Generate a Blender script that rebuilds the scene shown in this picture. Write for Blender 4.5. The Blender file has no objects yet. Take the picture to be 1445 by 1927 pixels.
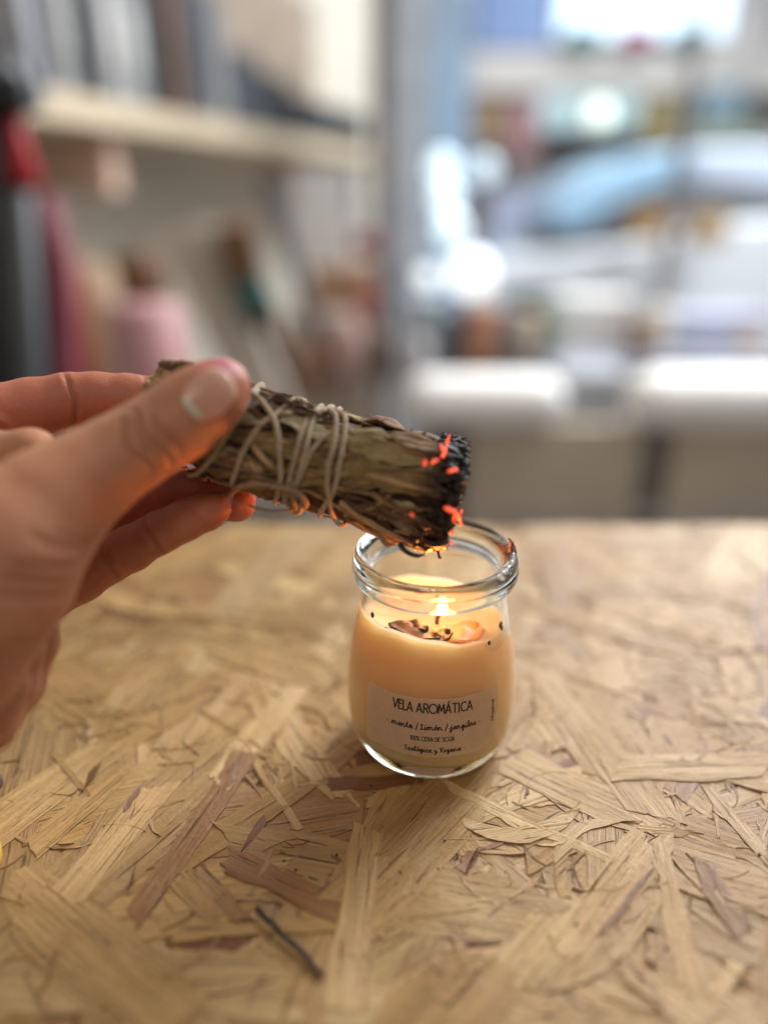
import bpy, math, random
import numpy as np
from mathutils import Vector, Matrix, noise as mnoise

# ------------------------------------------------------------------ camera, world, lights
sc = bpy.context.scene
C = sc.collection
PITCH = math.radians(23.5)
H = 0.190                      # camera height above the table (m)
F = 1400.0                     # focal length in photo pixels (1445 x 1927)
cam = bpy.data.cameras.new('camera')
cam.sensor_fit = 'VERTICAL'; cam.sensor_height = 24.0; cam.lens = 24.0 * F / 1927.0
cam.clip_start = 0.01; cam.clip_end = 60
cam.dof.use_dof = True; cam.dof.focus_distance = 0.241
cam.dof.aperture_fstop = cam.lens / 14.2
camo = bpy.data.objects.new('camera', cam); C.objects.link(camo)
camo.location = (0, 0, H); camo.rotation_euler = (math.radians(90) - PITCH, 0, 0)
sc.camera = camo

world = bpy.data.worlds.new('World'); sc.world = world; world.use_nodes = True
world.node_tree.nodes['Background'].inputs[0].default_value = (0.90, 0.93, 1.0, 1)
world.node_tree.nodes['Background'].inputs[1].default_value = 0.21

def area(name, loc, target, size, energy, col, sy=None):
    l = bpy.data.lights.new(name, 'AREA'); l.energy = energy * 0.62; l.color = col
    l.shape = 'RECTANGLE'; l.size = size; l.size_y = sy or size
    o = bpy.data.objects.new(name, l); C.objects.link(o); o.location = loc
    o.rotation_euler = (Vector(target) - Vector(loc)).to_track_quat('-Z', 'Y').to_euler()
    return o
area('window_light', (0.95, 1.45, 0.80), (0.05, 0.25, 0.0), 0.75, 24, (0.95, 0.97, 1.0), 0.8)
area('ceiling_light', (-0.22, -0.75, 1.15), (0.0, 0.25, 0.0), 0.45, 6.6, (1.0, 0.84, 0.66))
area('cabinet_daylight_fill', (0.9, 2.45, 1.5), (0.65, 1.6, -0.3), 0.8, 34, (0.95, 0.97, 1.0))  # fill added to brighten the white rolls, standing for window daylight
area('left_wall_fill', (0.5, 1.0, 1.0), (-0.75, 2.2, -0.05), 0.9, 8.0, (1.0, 0.86, 0.70))  # unseen fill added to light the left wall and its shelf
area('street_sky_fill', (3.0, 3.6, 3.6), (1.6, 5.4, 0.0), 3.0, 780, (0.86, 0.93, 1.0))  # area light added above the street in place of the open sky
vs = sc.view_settings; vs.view_transform = 'Standard'; vs.look = 'None'; vs.gamma = 1; vs.exposure = 0.20
sc.cycles.use_denoising = True; sc.cycles.max_bounces = 14; sc.cycles.transmission_bounces = 12
sc.cycles.caustics_refractive = True; sc.cycles.caustics_reflective = True; sc.cycles.blur_glossy = 0.3
sc.cycles.sample_clamp_indirect = 6

# ------------------------------------------------------------------ helpers
cp, sp_ = math.cos(PITCH), math.sin(PITCH)
RX = np.array([1.0, 0, 0]); FW = np.array([0, cp, -sp_]); UP = np.array([0, sp_, cp]); CAM = np.array([0, 0, H])
def at(px, py, d):
    """point at photo direction (px,py) and depth d (mm) along the view axis"""
    d = d * 0.001
    return CAM + d * (FW + RX * ((px - 722.5) / F) + UP * ((963.5 - py) / F))
def atY(px, py, Y):
    """point at photo direction and world distance Y (m)"""
    v = FW + RX * ((px - 722.5) / F) + UP * ((963.5 - py) / F)
    return CAM + v * (Y / v[1])
def project(P):
    q = np.asarray(P) - CAM
    d = q @ FW
    return 722.5 + F * (q @ RX) / d, 963.5 - F * (q @ UP) / d, d * 1000

def mesh_obj(name, V, Fc, m=None, parent=None, smooth=True, uv=None, attrs=None):
    me = bpy.data.meshes.new(name)
    me.from_pydata([tuple(map(float, v)) for v in V] if not isinstance(V, np.ndarray) else V.tolist(), [],
                   Fc if not isinstance(Fc, np.ndarray) else Fc.tolist())
    if smooth: me.polygons.foreach_set('use_smooth', [True] * len(me.polygons))
    nl = len(me.loops); vi = np.empty(nl, dtype=np.int32); me.loops.foreach_get('vertex_index', vi)
    if uv is not None:
        l = me.uv_layers.new(name='UVMap'); l.data.foreach_set('uv', np.asarray(uv, dtype=np.float32)[vi].ravel())
    if attrs:
        for k, a in attrs.items():
            a = np.asarray(a, dtype=np.float32)
            if a.ndim == 1:
                t = me.attributes.new(k, 'FLOAT', 'POINT'); t.data.foreach_set('value', a)
            else:
                t = me.attributes.new(k, 'FLOAT_VECTOR', 'POINT'); t.data.foreach_set('vector', a[:, :3].ravel())
    me.update()
    o = bpy.data.objects.new(name, me); C.objects.link(o)
    if m: me.materials.append(m)
    if parent: o.parent = parent; o.matrix_parent_inverse = parent.matrix_world.inverted()
    return o
def tag(o, label=None, cat=None, group=None, kind=None):
    if label: o['label'] = label
    if cat: o['category'] = cat
    if group: o['group'] = group
    if kind: o['kind'] = kind
    return o
def empty(name, loc, label, cat, group=None):
    o = bpy.data.objects.new(name, None); C.objects.link(o); o.location = tuple(map(float, loc)); o.empty_display_size = 0.02
    bpy.context.view_layer.update()
    return tag(o, label, cat, group)

class MB:
    """collects verts/faces (+uv, attr) of one mesh"""
    def __init__(s): s.V = []; s.F = []; s.UV = []; s.A = {}; s.n = 0
    def add(s, V, Fc, uv=None, **attrs):
        V = np.asarray(V, float); s.V.append(V); s.F += [tuple(int(i) + s.n for i in f) for f in Fc]
        s.UV.append(np.asarray(uv, float) if uv is not None else np.zeros((len(V), 2)))
        for k, a in attrs.items():
            a = np.asarray(a, float)
            if a.ndim == 0: a = np.full(len(V), float(a))
            if a.ndim == 1 and len(a) == 3 and len(V) != 3: a = np.tile(a, (len(V), 1))
            s.A.setdefault(k, []).append(a)
        s.n += len(V)
    def grid(s, P, uv=None, close_u=False, close_v=False, **attrs):
        """P (n,m,3)"""
        n, m = P.shape[:2]; idx = np.arange(n * m).reshape(n, m); f = []
        for i in range(n if close_u else n - 1):
            for j in range(m if close_v else m - 1):
                i2 = (i + 1) % n; j2 = (j + 1) % m
                f.append((idx[i, j], idx[i2, j], idx[i2, j2], idx[i, j2]))
        s.add(P.reshape(-1, 3), f, None if uv is None else uv.reshape(-1, 2),
              **{k: (a.reshape(n * m, -1).squeeze() if isinstance(a, np.ndarray) and a.ndim > 1 else a) for k, a in attrs.items()})
    def box(s, c, size, rz=0, **attrs):
        c = np.asarray(c, float); h = np.asarray(size, float) / 2
        v = np.array([[x, y, z] for x in (-1, 1) for y in (-1, 1) for z in (-1, 1)], float) * h
        R = np.array([[math.cos(rz), -math.sin(rz), 0], [math.sin(rz), math.cos(rz), 0], [0, 0, 1]])
        s.add(v @ R.T + c, [(0, 1, 3, 2), (4, 6, 7, 5), (0, 4, 5, 1), (2, 3, 7, 6), (0, 2, 6, 4), (1, 5, 7, 3)], **attrs)
    def build(s, name, m=None, parent=None, smooth=True, bevel=0):
        A = {k: np.concatenate(a) for k, a in s.A.items()}
        o = mesh_obj(name, np.concatenate(s.V), s.F, m, parent, smooth, np.concatenate(s.UV), A)
        if bevel:
            b = o.modifiers.new('bevel', 'BEVEL'); b.width = bevel; b.segments = 3; b.limit_method = 'ANGLE'
        return o

def catmull(P, n=8, closed=False):
    P = np.asarray(P, float)
    if len(P) < 3: return np.array([P[0] + (P[-1] - P[0]) * t for t in np.linspace(0, 1, n + 1)])
    Q = np.vstack([2 * P[0] - P[1], P, 2 * P[-1] - P[-2]]); out = []
    for i in range(1, len(Q) - 2):
        p0, p1, p2, p3 = Q[i - 1:i + 3]
        for t in np.linspace(0, 1, n, endpoint=False):
            out.append(0.5 * ((2 * p1) + (-p0 + p2) * t + (2 * p0 - 5 * p1 + 4 * p2 - p3) * t * t + (-p0 + 3 * p1 - 3 * p2 + p3) * t ** 3))
    out.append(P[-1]); return np.array(out)

def tube(P, R, seg=12, lobes=0, amp=0.0, pitch=0.004, taper=None, caps=True):
    """tube surface grid (n+2,seg,3) along P with radii R; lobes = twisted rope strands"""
    P = np.asarray(P, float); n = len(P); R = np.full(n, R, float) if np.isscalar(R) else np.asarray(R, float)
    T = np.gradient(P, axis=0); T /= np.linalg.norm(T, axis=1)[:, None] + 1e-12
    L = np.concatenate([[0], np.cumsum(np.linalg.norm(np.diff(P, axis=0), axis=1))])
    N = np.cross(T[0], [0.3, 0.2, 1.0]); N /= np.linalg.norm(N); out = []
    a = np.linspace(0, 2 * math.pi, seg, endpoint=False)
    for i in range(n):
        N = N - T[i] * (N @ T[i]); N /= np.linalg.norm(N) + 1e-12; B = np.cross(T[i], N)
        r = R[i] * (1 + amp * np.abs(np.cos(lobes * 0.5 * (a - 2 * math.pi * L[i] / pitch))) - amp) if lobes else np.full(seg, R[i])
        out.append(P[i] + r[:, None] * (np.cos(a)[:, None] * N + np.sin(a)[:, None] * B))
    if caps:
        out = [np.tile(P[0] - T[0] * R[0] * 0.5, (seg, 1)) + (out[0] - P[0]) * 0.3] + out + [np.tile(P[-1] + T[-1] * R[-1] * 0.5, (seg, 1)) + (out[-1] - P[-1]) * 0.3]
        out = [np.tile(out[0].mean(0), (seg, 1))] + out + [np.tile(out[-1].mean(0), (seg, 1))]
    return np.array(out), L

def lathe(mb, prof, seg=96, center=(0, 0, 0), wob=None):
    prof = np.asarray(prof, float); a = np.linspace(0, 2 * math.pi, seg, endpoint=False)
    P = np.stack([prof[:, 0][:, None] * np.cos(a), prof[:, 0][:, None] * np.sin(a), np.repeat(prof[:, 1][:, None], seg, 1)], -1)
    if wob is not None: P = wob(P)
    mb.grid((P + np.asarray(center))[:, ::-1], close_v=True)

# --- node helpers
def mat(name):
    m = bpy.data.materials.new(name); m.use_nodes = True; nt = m.node_tree; return m, nt, nt.nodes['Principled BSDF']
def N(nt, t, **kw):
    n = nt.nodes.new(t)
    for k, v in kw.items(): setattr(n, k, v)
    return n
def noise(nt, vec, scale, detail=4, rough=0.55, dist=0.0):
    n = N(nt, 'ShaderNodeTexNoise'); n.inputs['Scale'].default_value = scale; n.inputs['Detail'].default_value = detail
    n.inputs['Roughness'].default_value = rough; n.inputs['Distortion'].default_value = dist
    if vec is not None: nt.links.new(vec, n.inputs['Vector'])
    return n.outputs['Fac']
def ramp(nt, fac, stops, interp='LINEAR'):
    r = N(nt, 'ShaderNodeValToRGB'); e = r.color_ramp.elements; r.color_ramp.interpolation = interp
    while len(e) < len(stops): e.new(0.5)
    for el, (p, c) in zip(e, stops):
        el.position = p; el.color = (c, c, c, 1) if not isinstance(c, tuple) else (*c, 1)
    nt.links.new(fac, r.inputs[0]); return r.outputs[0]
def mix(nt, fac, a, b, mode='MIX'):
    n = N(nt, 'ShaderNodeMix', data_type='RGBA', blend_type=mode)
    for s, v in ((n.inputs[0], fac), (n.inputs[6], a), (n.inputs[7], b)):
        if isinstance(v, bpy.types.NodeSocket): nt.links.new(v, s)
        elif isinstance(v, tuple): s.default_value = (*v, 1)
        else: s.default_value = v
    return n.outputs[2]
def mth(nt, op, a, b=0.0, c=None, clamp=False):
    n = N(nt, 'ShaderNodeMath', operation=op, use_clamp=clamp)
    for i, v in enumerate((a, b) if c is None else (a, b, c)):
        if isinstance(v, bpy.types.NodeSocket): nt.links.new(v, n.inputs[i])
        else: n.inputs[i].default_value = v
    return n.outputs[0]
def mapping(nt, vec, scale):
    n = N(nt, 'ShaderNodeMapping'); n.inputs['Scale'].default_value = scale; nt.links.new(vec, n.inputs['Vector']); return n.outputs[0]
def coord(nt, out='Object'): return N(nt, 'ShaderNodeTexCoord').outputs[out]
def attr(nt, name, out='Fac'):
    n = N(nt, 'ShaderNodeAttribute'); n.attribute_name = name; return n.outputs[out]
def bump(nt, bsdf, h, strength, dist):
    b = N(nt, 'ShaderNodeBump'); b.inputs['Strength'].default_value = strength; b.inputs['Distance'].default_value = dist
    nt.links.new(h, b.inputs['Height']); nt.links.new(b.outputs[0], bsdf.inputs['Normal'])
def plain(name, col, rough=0.6, scale=6, var=0.25, metal=0, sheen=0):
    m, nt, b = mat(name); f = noise(nt, coord(nt), scale, 5)
    a = tuple(c * (1 - var) for c in col); d = tuple(min(1, c * (1 + var)) for c in col)
    nt.links.new(ramp(nt, f, [(0.3, a), (0.7, d)]), b.inputs['Base Color']); b.inputs['Roughness'].default_value = rough
    b.inputs['Metallic'].default_value = metal
    return m
def glow(name, col, s):
    m, nt, b = mat(name); b.inputs['Base Color'].default_value = (*col, 1)
    b.inputs['Emission Color'].default_value = (*col, 1); b.inputs['Emission Strength'].default_value = s
    return m

# ------------------------------------------------------------------ room setting (behind the table, all far out of focus)
FLOOR = -0.74
def wall_panel(name, p0, p1, z0, z1, th, m, **kw):
    """upright slab from plan point p0 to p1"""
    p0 = np.array(p0, float); p1 = np.array(p1, float); d = p1 - p0; L = np.linalg.norm(d); mb = MB()
    c = (p0 + p1) / 2; mb.box((c[0], c[1], (z0 + z1) / 2), (L, th, z1 - z0), math.atan2(d[1], d[0]))
    return mb.build(name, m, smooth=False)
mb = MB(); mb.box((0.8, 3.6, FLOOR - 0.05), (9, 9.6, 0.1))
tag(mb.build('floor', plain('floor_vinyl', (0.22, 0.19, 0.165), 0.5, 3, 0.15), smooth=False), kind='structure')
# left wall runs away at 14 degrees to the right of the view
WD = np.array([math.sin(math.radians(14)), math.cos(math.radians(14))]); WN = np.array([-WD[1], WD[0]])
def wl(t, off=0.95): return WN * off + WD * t          # plan point on the left wall (t metres along it)
tag(wall_panel('wall', wl(0.2, 1.33), wl(5.2, 1.33), FLOOR, 2.3, 0.06, plain('wall_plaster', (0.54, 0.48, 0.39), 0.8, 2, 0.08)), kind='structure')
mb = MB(); mb.box((3.0, 9.2, 1.5), (14, 0.2, 6.0))
tag(mb.build('street_facade', plain('facade_stone', (0.42, 0.39, 0.37), 0.8, 0.9, 0.45), smooth=False),
    'pale stone building front across the street, far behind the car', 'building')
mb = MB(); mb.box((4.0, 6.6, FLOOR + 0.006), (9.5, 5.0, 0.02))
tag(mb.build('road', plain('asphalt', (0.16, 0.16, 0.17), 0.8, 8, 0.2), smooth=False), kind='structure')

def vquad_box(name, px0, py0, px1, py1, Y, th, m, parent=None, bevel=0.0):
    """a real upright box whose front face fills that photo rectangle at distance Y"""
    yc = (py0 + py1) / 2; xc = (px0 + px1) / 2
    a = atY(px0, yc, Y)[0]; b = atY(px1, yc, Y)[0]; z1 = atY(xc, py0, Y)[2]; z0 = atY(xc, py1, Y)[2]
    q = MB(); q.box(((a + b) / 2, Y + th / 2, (z0 + z1) / 2), (b - a, th, z1 - z0))
    return q.build(name, m, parent, smooth=False, bevel=bevel)

WOODP = plain('pale_pine', (0.52, 0.42, 0.29), 0.6, 5, 0.12)
WHITE = plain('white_card', (0.66, 0.66, 0.66), 0.5, 5, 0.08)
BLACK = plain('black_card', (0.012, 0.012, 0.014), 0.5, 5, 0.3)
GREY = plain('grey_card', (0.34, 0.35, 0.38), 0.5, 9, 0.2)
TAUPE = plain('taupe_paint', (0.50, 0.42, 0.32), 0.6, 2, 0.12)
BROWN = plain('brown_card', (0.13, 0.055, 0.02), 0.6, 5, 0.3)
PINK = plain('pink_paper', (0.44, 0.23, 0.23), 0.5, 6, 0.12)
RED = plain('red_cloth', (0.42, 0.012, 0.02), 0.6, 5, 0.2)
MAROON = plain('maroon_cloth', (0.19, 0.035, 0.055), 0.6, 5, 0.3)
BLUE = plain('blue_paint', (0.42, 0.63, 0.90), 0.4, 4, 0.15)
TEAL = plain('teal_cloth', (0.02, 0.10, 0.09), 0.6, 4, 0.3)
SILVER = plain('brushed_metal', (0.5, 0.52, 0.55), 0.3, 4, 0.1, 1)
TAN = plain('tan_fabric', (0.34, 0.23, 0.14), 0.7, 4, 0.2)

# wall shelf with binders
def on_wall_box(name, t0, t1, z0, z1, m, off0, off1, parent=None):
    c = (wl(t0, off0) + wl(t1, off1)) / 2; q = MB()
    q.box((c[0], c[1], (z0 + z1) / 2), (abs(t1 - t0), abs(off1 - off0), z1 - z0), math.atan2(WD[1], WD[0]))
    return q.build(name, m, parent, smooth=False, bevel=0.004)
shelf = empty('wall_shelf', (*wl(1.9, 1.0), 0.30), 'long pale pine shelf on the left wall below the row of binders', 'shelf')
on_wall_box('shelf_board', 1.08, 4.6, 0.298, 0.352, WOODP, 0.93, 1.30, shelf)
for t in (1.55, 3.2):
    on_wall_box('bracket', t, t + 0.05, 0.18, 0.298, plain('peach_bracket', (0.62, 0.43, 0.32), 0.6), 0.99, 1.30, shelf)
def t_at(px, off=0.98):
    v = atY(px, 80, 1.0)[:2]; A_ = np.array([[v[0], -WD[0]], [v[1], -WD[1]]]); return np.linalg.solve(A_, WN * off)[1]
GRB = plain('grey_binder', (0.06, 0.065, 0.075), .5, 6, .2); LGB = plain('light_binder', (0.27, 0.27, 0.27), .5, 6, .15)
bind = [(-60, 52, GRB, 'thick blue grey ring binder standing at the left end of the shelf', .34), (50, 99, BLACK, 'black binder second from the left end of the shelf', .36),
        (101, 140, LGB, 'white binder between two black binders on the shelf', .32), (141, 187, BLACK, 'black binder right of the narrow white one on the shelf', .36),
        (189, 226, LGB, 'wide white box file standing on the shelf', .34), (232, 272, LGB, 'white box file right beside the brown binder on the shelf', .31),
        (274, 318, BLACK, 'black folder squeezed against the brown binder', .34), (319, 345, BROWN, 'dark brown binder in the middle of the shelf row', .36), (347, 388, GRB, 'grey magazine file right of the brown binder', .33),
        (398, 428, LGB, 'pale magazine file beside the grey one on the shelf', .30), (430, 490, GRB, 'slim grey folder holder near the right of the row', .19),
        (492, 545, BLACK, 'low black storage box near the right of the row', .16), (560, 690, BLACK, 'wide low dark box at the right end of the row', .13)]
bind = [(t_at(p0) , t_at(p1), m, lab, h) for p0, p1, m, lab, h in bind]
for t0, t1, m, lab, h in bind:
    b = empty('binder', (*wl((t0 + t1) / 2, 1.1), 0.352), lab, 'binder', 'binders in a row on the pine shelf')
    on_wall_box('cover', t0, t1 - 0.006, 0.353, 0.353 + h, m, 0.98, 1.25, b)
    if h > 0.3 and m is LGB: on_wall_box('spine_label', t0 + (t1 - t0) * .25, t0 + (t1 - t0) * .75, 0.42, 0.353 + h * 0.6, plain('spine_paper', (0.5, 0.5, 0.48) if m is not WHITE else (0.25, 0.25, 0.28), 0.6), 0.974, 0.982, b)
o = on_wall_box('wall_board', 2.5, 3.75, 0.47, 0.95, plain('cork_tan', (0.28, 0.21, 0.15), 0.8), 1.26, 1.30)
tag(o, 'tan pin board leaning on the wall at the right of the shelf', 'board')

# tripod stand with red detail, left edge
def stick(name, a, b, r, m, parent, seg=16):
    q = MB(); g, _ = tube(np.array([a, (np.array(a) + b) / 2, b]), r, seg); q.grid(g, close_v=True); return q.build(name, m, parent)
st = empty('garment_stand', atY(120, 700, 0.95), 'black upright stand with red and maroon cloth hanging at the left edge', 'stand')
stick('pole', atY(-18, 120, 0.95), atY(60, 1500, 0.95), 0.036, BLACK, st)
stick('pole', atY(35, 370, 0.92), atY(118, 1500, 0.92), 0.017, plain('dark_grey_metal', (0.06, 0.065, 0.07), 0.4), st)
q = MB(); g, _ = tube(np.array([atY(28, 215, .93), atY(36, 270, .93), atY(48, 338, .93)]), [0.006, 0.011, 0.019], 16); q.grid(g, close_v=True); q.build('red_tag', RED, st)
q = MB(); g, _ = tube(np.array([atY(85, 378, 1.0), atY(105, 500, 1.0), atY(118, 720, 1.0), atY(140, 1200, 1.0)]), [0.018, 0.022, 0.026, 0.03], 18); q.grid(g, close_v=True); q.build('maroon_cloth', MAROON, st)
q = MB(); q.box(atY(18, 175, .93), (0.05, 0.05, 0.035)); q.build('clamp', BLACK, st, bevel=0.006)
q = MB(); q.box(atY(12, 60, 1.05), (0.06, 0.03, 0.16)); tag(q.build('hanging_tag', GREY, bevel=0.004), 'blurred blue grey card hanging at the top left corner', 'card')

# things on the left below the shelf
def blob_cyl(name, px, py0, py1, Y, r, m, label, cat, group=None, lidm=None):
    z1 = atY(px, py0, Y)[2]; z0 = atY(px, py1, Y)[2]; x = atY(px, (py0 + py1) / 2, Y)[0]
    q = MB(); k = r * 0.15
    lathe(q, [(0, z0), (r - k, z0), (r, z0 + k), (r, z1 - k), (r - k, z1), (0, z1)], 40, (x, Y, 0))
    return tag(q.build(name, m), label, cat, group)
blob_cyl('paper_roll', 290, 570, 900, 1.25, 0.062, PINK, 'fat pink paper roll standing behind the fingers', 'roll')
blob_cyl('wooden_canister', 192, 500, 860, 1.5, 0.05, TAN, 'tan canister left of the pink roll', 'canister')
blob_cyl('brown_jar', 262, 478, 560, 1.6, 0.055, BROWN, 'squat dark brown jar just above the pink roll', 'jar')
blob_cyl('rust_bottle', 150, 480, 800, 1.4, 0.025, plain('rust_glass', (0.22, 0.05, 0.025), 0.4), 'thin rust red bottle beside the maroon cloth', 'bottle')
def slab(name, a, b, Y, w, th, m, label, cat):
    """leaning board between two photo points"""
    A = atY(*a, Y); B = atY(*b, Y + 0.05); d = B - A; L = np.linalg.norm(d); d /= L; s = np.cross(d, [0, 1, 0]); s /= np.linalg.norm(s); n = np.cross(s, d)
    v = [A + d * L * i + s * w * (j - .5) + n * th * (k - .5) for i in (0, 1) for j in (0, 1) for k in (0, 1)]
    o = mesh_obj(name, v, [(0, 1, 3, 2), (4, 6, 7, 5), (0, 4, 5, 1), (2, 3, 7, 6), (0, 2, 6, 4), (1, 5, 7, 3)], m, smooth=False)
    return tag(o, label, cat)
slab('leaning_board', (345, 430), (520, 800), 1.75, 0.12, 0.02, plain('cream_board', (0.58, 0.53, 0.45), 0.7), 'cream board leaning diagonally behind the thumb', 'board')
slab('dark_strut', (500, 330), (600, 640), 1.9, 0.035, 0.03, plain('dark_grey_strut', (0.13, 0.13, 0.14), .5), 'dark grey strut leaning right of the cream board', 'strut')
slab('brown_bag', (440, 420), (470, 560), 1.7, 0.085, 0.04, plain('umber_cloth', (0.17, 0.095, 0.05), 0.8), 'brown cloth bag hanging beside the leaning board', 'bag')
slab('teal_bag', (470, 540), (500, 610), 1.68, 0.07, 0.04, TEAL, 'small dark teal bag under the brown bag', 'bag')
slab('fallen_strap', (500, 600), (565, 740), 1.66, 0.035, 0.02, BROWN, 'dark brown strap hanging under the teal bag', 'strap')
o = vquad_box('white_sheet', 552, 318, 655, 500, 2.1, 0.02, WHITE, bevel=0.004); tag(o, 'white paper sheet pinned up left of the blue window post', 'paper')
vq = vquad_box('cream_crate', 540, 590, 700, 850, 2.0, 0.3, plain('cream_crate', (0.52, 0.44, 0.37), 0.7), bevel=0.01); tag(vq, 'cream crate standing under the white sheet', 'crate')
vq = vquad_box('brown_parcel', 585, 500, 700, 585, 2.05, 0.2, plain('kraft', (0.34, 0.21, 0.13), 0.7), bevel=0.01); tag(vq, 'brown parcel on top of the cream crate', 'parcel')
blob_cyl('red_tin', 690, 440, 478, 2.4, 0.05, MAROON, 'small dark red tin left of the window post', 'tin')

# window wall on the right: posts and low cabinet
wf = empty('shop_window', (0.6, 2.6, FLOOR), 'tall shop window with blue grey posts right of the shelf', 'window')
for (a, b, Y, m) in ((700, 735, 2.6, plain('grey_post', (0.20, 0.19, 0.19), .5)), (745, 800, 2.62, plain('pale_post', (0.66, 0.70, 0.76), .5)), (812, 882, 2.5, BLUE)):
    x0 = atY(a, 250, Y)[0]; x1 = atY(b, 250, Y)[0]; q = MB(); q.box(((x0 + x1) / 2, Y + .04, 0.55), (x1 - x0, 0.08, 2.6)); q.build('post', m, wf, False, 0.004)
x0 = atY(1262, 420, 2.6)[0]; q = MB(); q.box((x0 + .012, 2.64, 0.6), (0.024, 0.05, 2.4)); q.build('post', plain('bronze_post', (0.30, 0.28, 0.27), .5), wf, False, 0.004)
cab = empty('low_cabinet', atY(1150, 900, 1.55), 'long taupe low cabinet under the shop window with a dark gap', 'cabinet')
for (a, b, c, d) in ((868, 1170, 800, 1400), (1224, 1600, 800, 1400)):
    vquad_box('front_panel', a, c, b, d, 1.5, 0.02, TAUPE, cab, 0.004)
vquad_box('body', 800, 803, 1650, 1400, 1.525, 0.42, plain('cabinet_dark', (0.17, 0.145, 0.125), .6), cab, 0.004)
o = vquad_box('trim_strip', 868, 955, 1600, 972, 1.49, 0.008, plain('cabinet_trim', (0.42, 0.40, 0.37), .6), cab)
# pale stacks on the cabinet
def soft_box(name, r, Y, th, m, label, cat, group=None):
    return tag(vquad_box(name, *r, Y, th, m, bevel=0.012), label, cat, group)
LINEN = plain('bright_linen', (0.84, 0.83, 0.80), .7, 4, .05)
def roll(px0, px1, py0, py1, Y, label, m=LINEN):
    A = atY(px0, (py0 + py1) / 2, Y); B = atY(px1, (py0 + py1) / 2, Y); R_ = abs(atY(px0, py0, Y)[2] - atY(px0, py1, Y)[2]) / 2
    d = (B - A) / np.linalg.norm(B - A); n = 9; t_ = np.sin(np.linspace(0, math.pi / 2, n)); c_ = np.cos(np.linspace(0, math.pi / 2, n))
    P = np.vstack([[A + d * R_ * (1 - t)  for t in c_ * 0 + t_][::-1][::-1][::1] if 0 else [A + d * R_ * (1 - math.cos(u)) for u in np.linspace(0.12, math.pi / 2, n)], [B - d * R_ * (1 - math.cos(u)) for u in np.linspace(math.pi / 2, 0.12, n)]])
    R2 = np.concatenate([R_ * np.sin(np.linspace(0.12, math.pi / 2, n)), R_ * np.sin(np.linspace(math.pi / 2, 0.12, n))])
    g, _ = tube(P, R2, 28); q = MB(); q.grid(g, close_v=True); return tag(q.build('cloth_roll', m), label, 'cloth roll')
roll(760, 1062, 702, 802, 1.50, 'bright white cloth roll lying on the left of the cabinet')
roll(1178, 1640, 695, 805, 1.50, 'long bright white cloth roll lying on the right of the cabinet')
soft_box('grey_box', (1050, 700, 1180, 802), 1.6, 0.15, GREY, 'grey box between the two linen stacks', 'box')
soft_box('slate_tray', (985, 672, 1640, 702), 1.72, 0.18, plain('slate', (0.2, 0.2, 0.24), .5), 'long slate grey tray behind the linen stacks', 'tray')
soft_box('pale_carton', (1060, 560, 1190, 680), 1.85, 0.12, plain('carton_white', (0.60, 0.59, 0.57), .6), 'pale carton standing behind the slate tray', 'carton')
soft_box('lilac_carton', (1270, 590, 1445, 678), 1.85, 0.12, plain('carton_lilac', (0.45, 0.47, 0.60), .6), 'pale lilac carton standing on the right behind the tray', 'carton')
soft_box('brown_carton', (1000, 610, 1058, 700), 1.9, 0.12, plain('carton_brown', (0.28, 0.24, 0.22), .6), 'narrow brown carton left of the pale carton', 'carton')
soft_box('cream_carton', (870, 600, 1000, 705), 1.9, 0.14, plain('carton_cream', (0.46, 0.43, 0.40), .6), 'cream carton behind the left linen stack', 'carton')
soft_box('blue_binder', (765, 560, 835, 720), 1.9, 0.1, plain('dusty_blue', (0.34, 0.39, 0.43), .6), 'dusty blue binder next to the dark thin case', 'binder')
soft_box('dark_case', (838, 590, 868, 715), 1.88, 0.08, plain('navy', (0.06, 0.08, 0.11), .6), 'thin dark navy case beside the cream carton', 'case')

# small clutter standing among the cartons, each its own little box or tin
rc = np.random.default_rng(3)
CL = [('tin', 'tin'), ('small_box', 'box'), ('spool', 'spool')]
cl_spec = [(902, 575, 38, 'rusty brown', (0.30, 0.14, 0.08)), (948, 580, 30, 'dark grey', (0.10, 0.10, 0.11)), (985, 588, 26, 'sand coloured', (0.52, 0.42, 0.30)), (1032, 560, 34, 'grey green', (0.24, 0.27, 0.24)),
           (1205, 600, 30, 'umber brown', (0.22, 0.14, 0.09)), (1240, 575, 26, 'cream white', (0.66, 0.62, 0.55)), (1330, 640, 30, 'slate blue', (0.25, 0.30, 0.42)), (1400, 620, 36, 'warm beige', (0.50, 0.40, 0.30)),
           (790, 640, 26, 'light grey', (0.5, 0.5, 0.52)), (720, 620, 30, 'dark umber', (0.12, 0.08, 0.06)), (655, 600, 36, 'dusty pink', (0.42, 0.28, 0.25)), (600, 640, 30, 'chestnut brown', (0.24, 0.12, 0.07)), (690, 540, 22, 'brick red', (0.30, 0.07, 0.05))]
for i, (px, py, w_, cn, col) in enumerate(cl_spec):
    nm, kd = CL[i % 3]; Yc = 1.72 + .02 * i if px > 700 else 1.8 + .01 * i; m_ = plain('clutter_' + nm, col, .5, 30, .2)
    blob_cyl(nm, px, py, py + w_ * 3.2, Yc, w_ * .0011 * 1.0, m_, cn + ' ' + kd + (' standing on the cabinet among the cartons' if px > 700 else ' standing on the floor side shelf left of the posts'), kd, 'small tins and boxes among the cartons')
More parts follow.
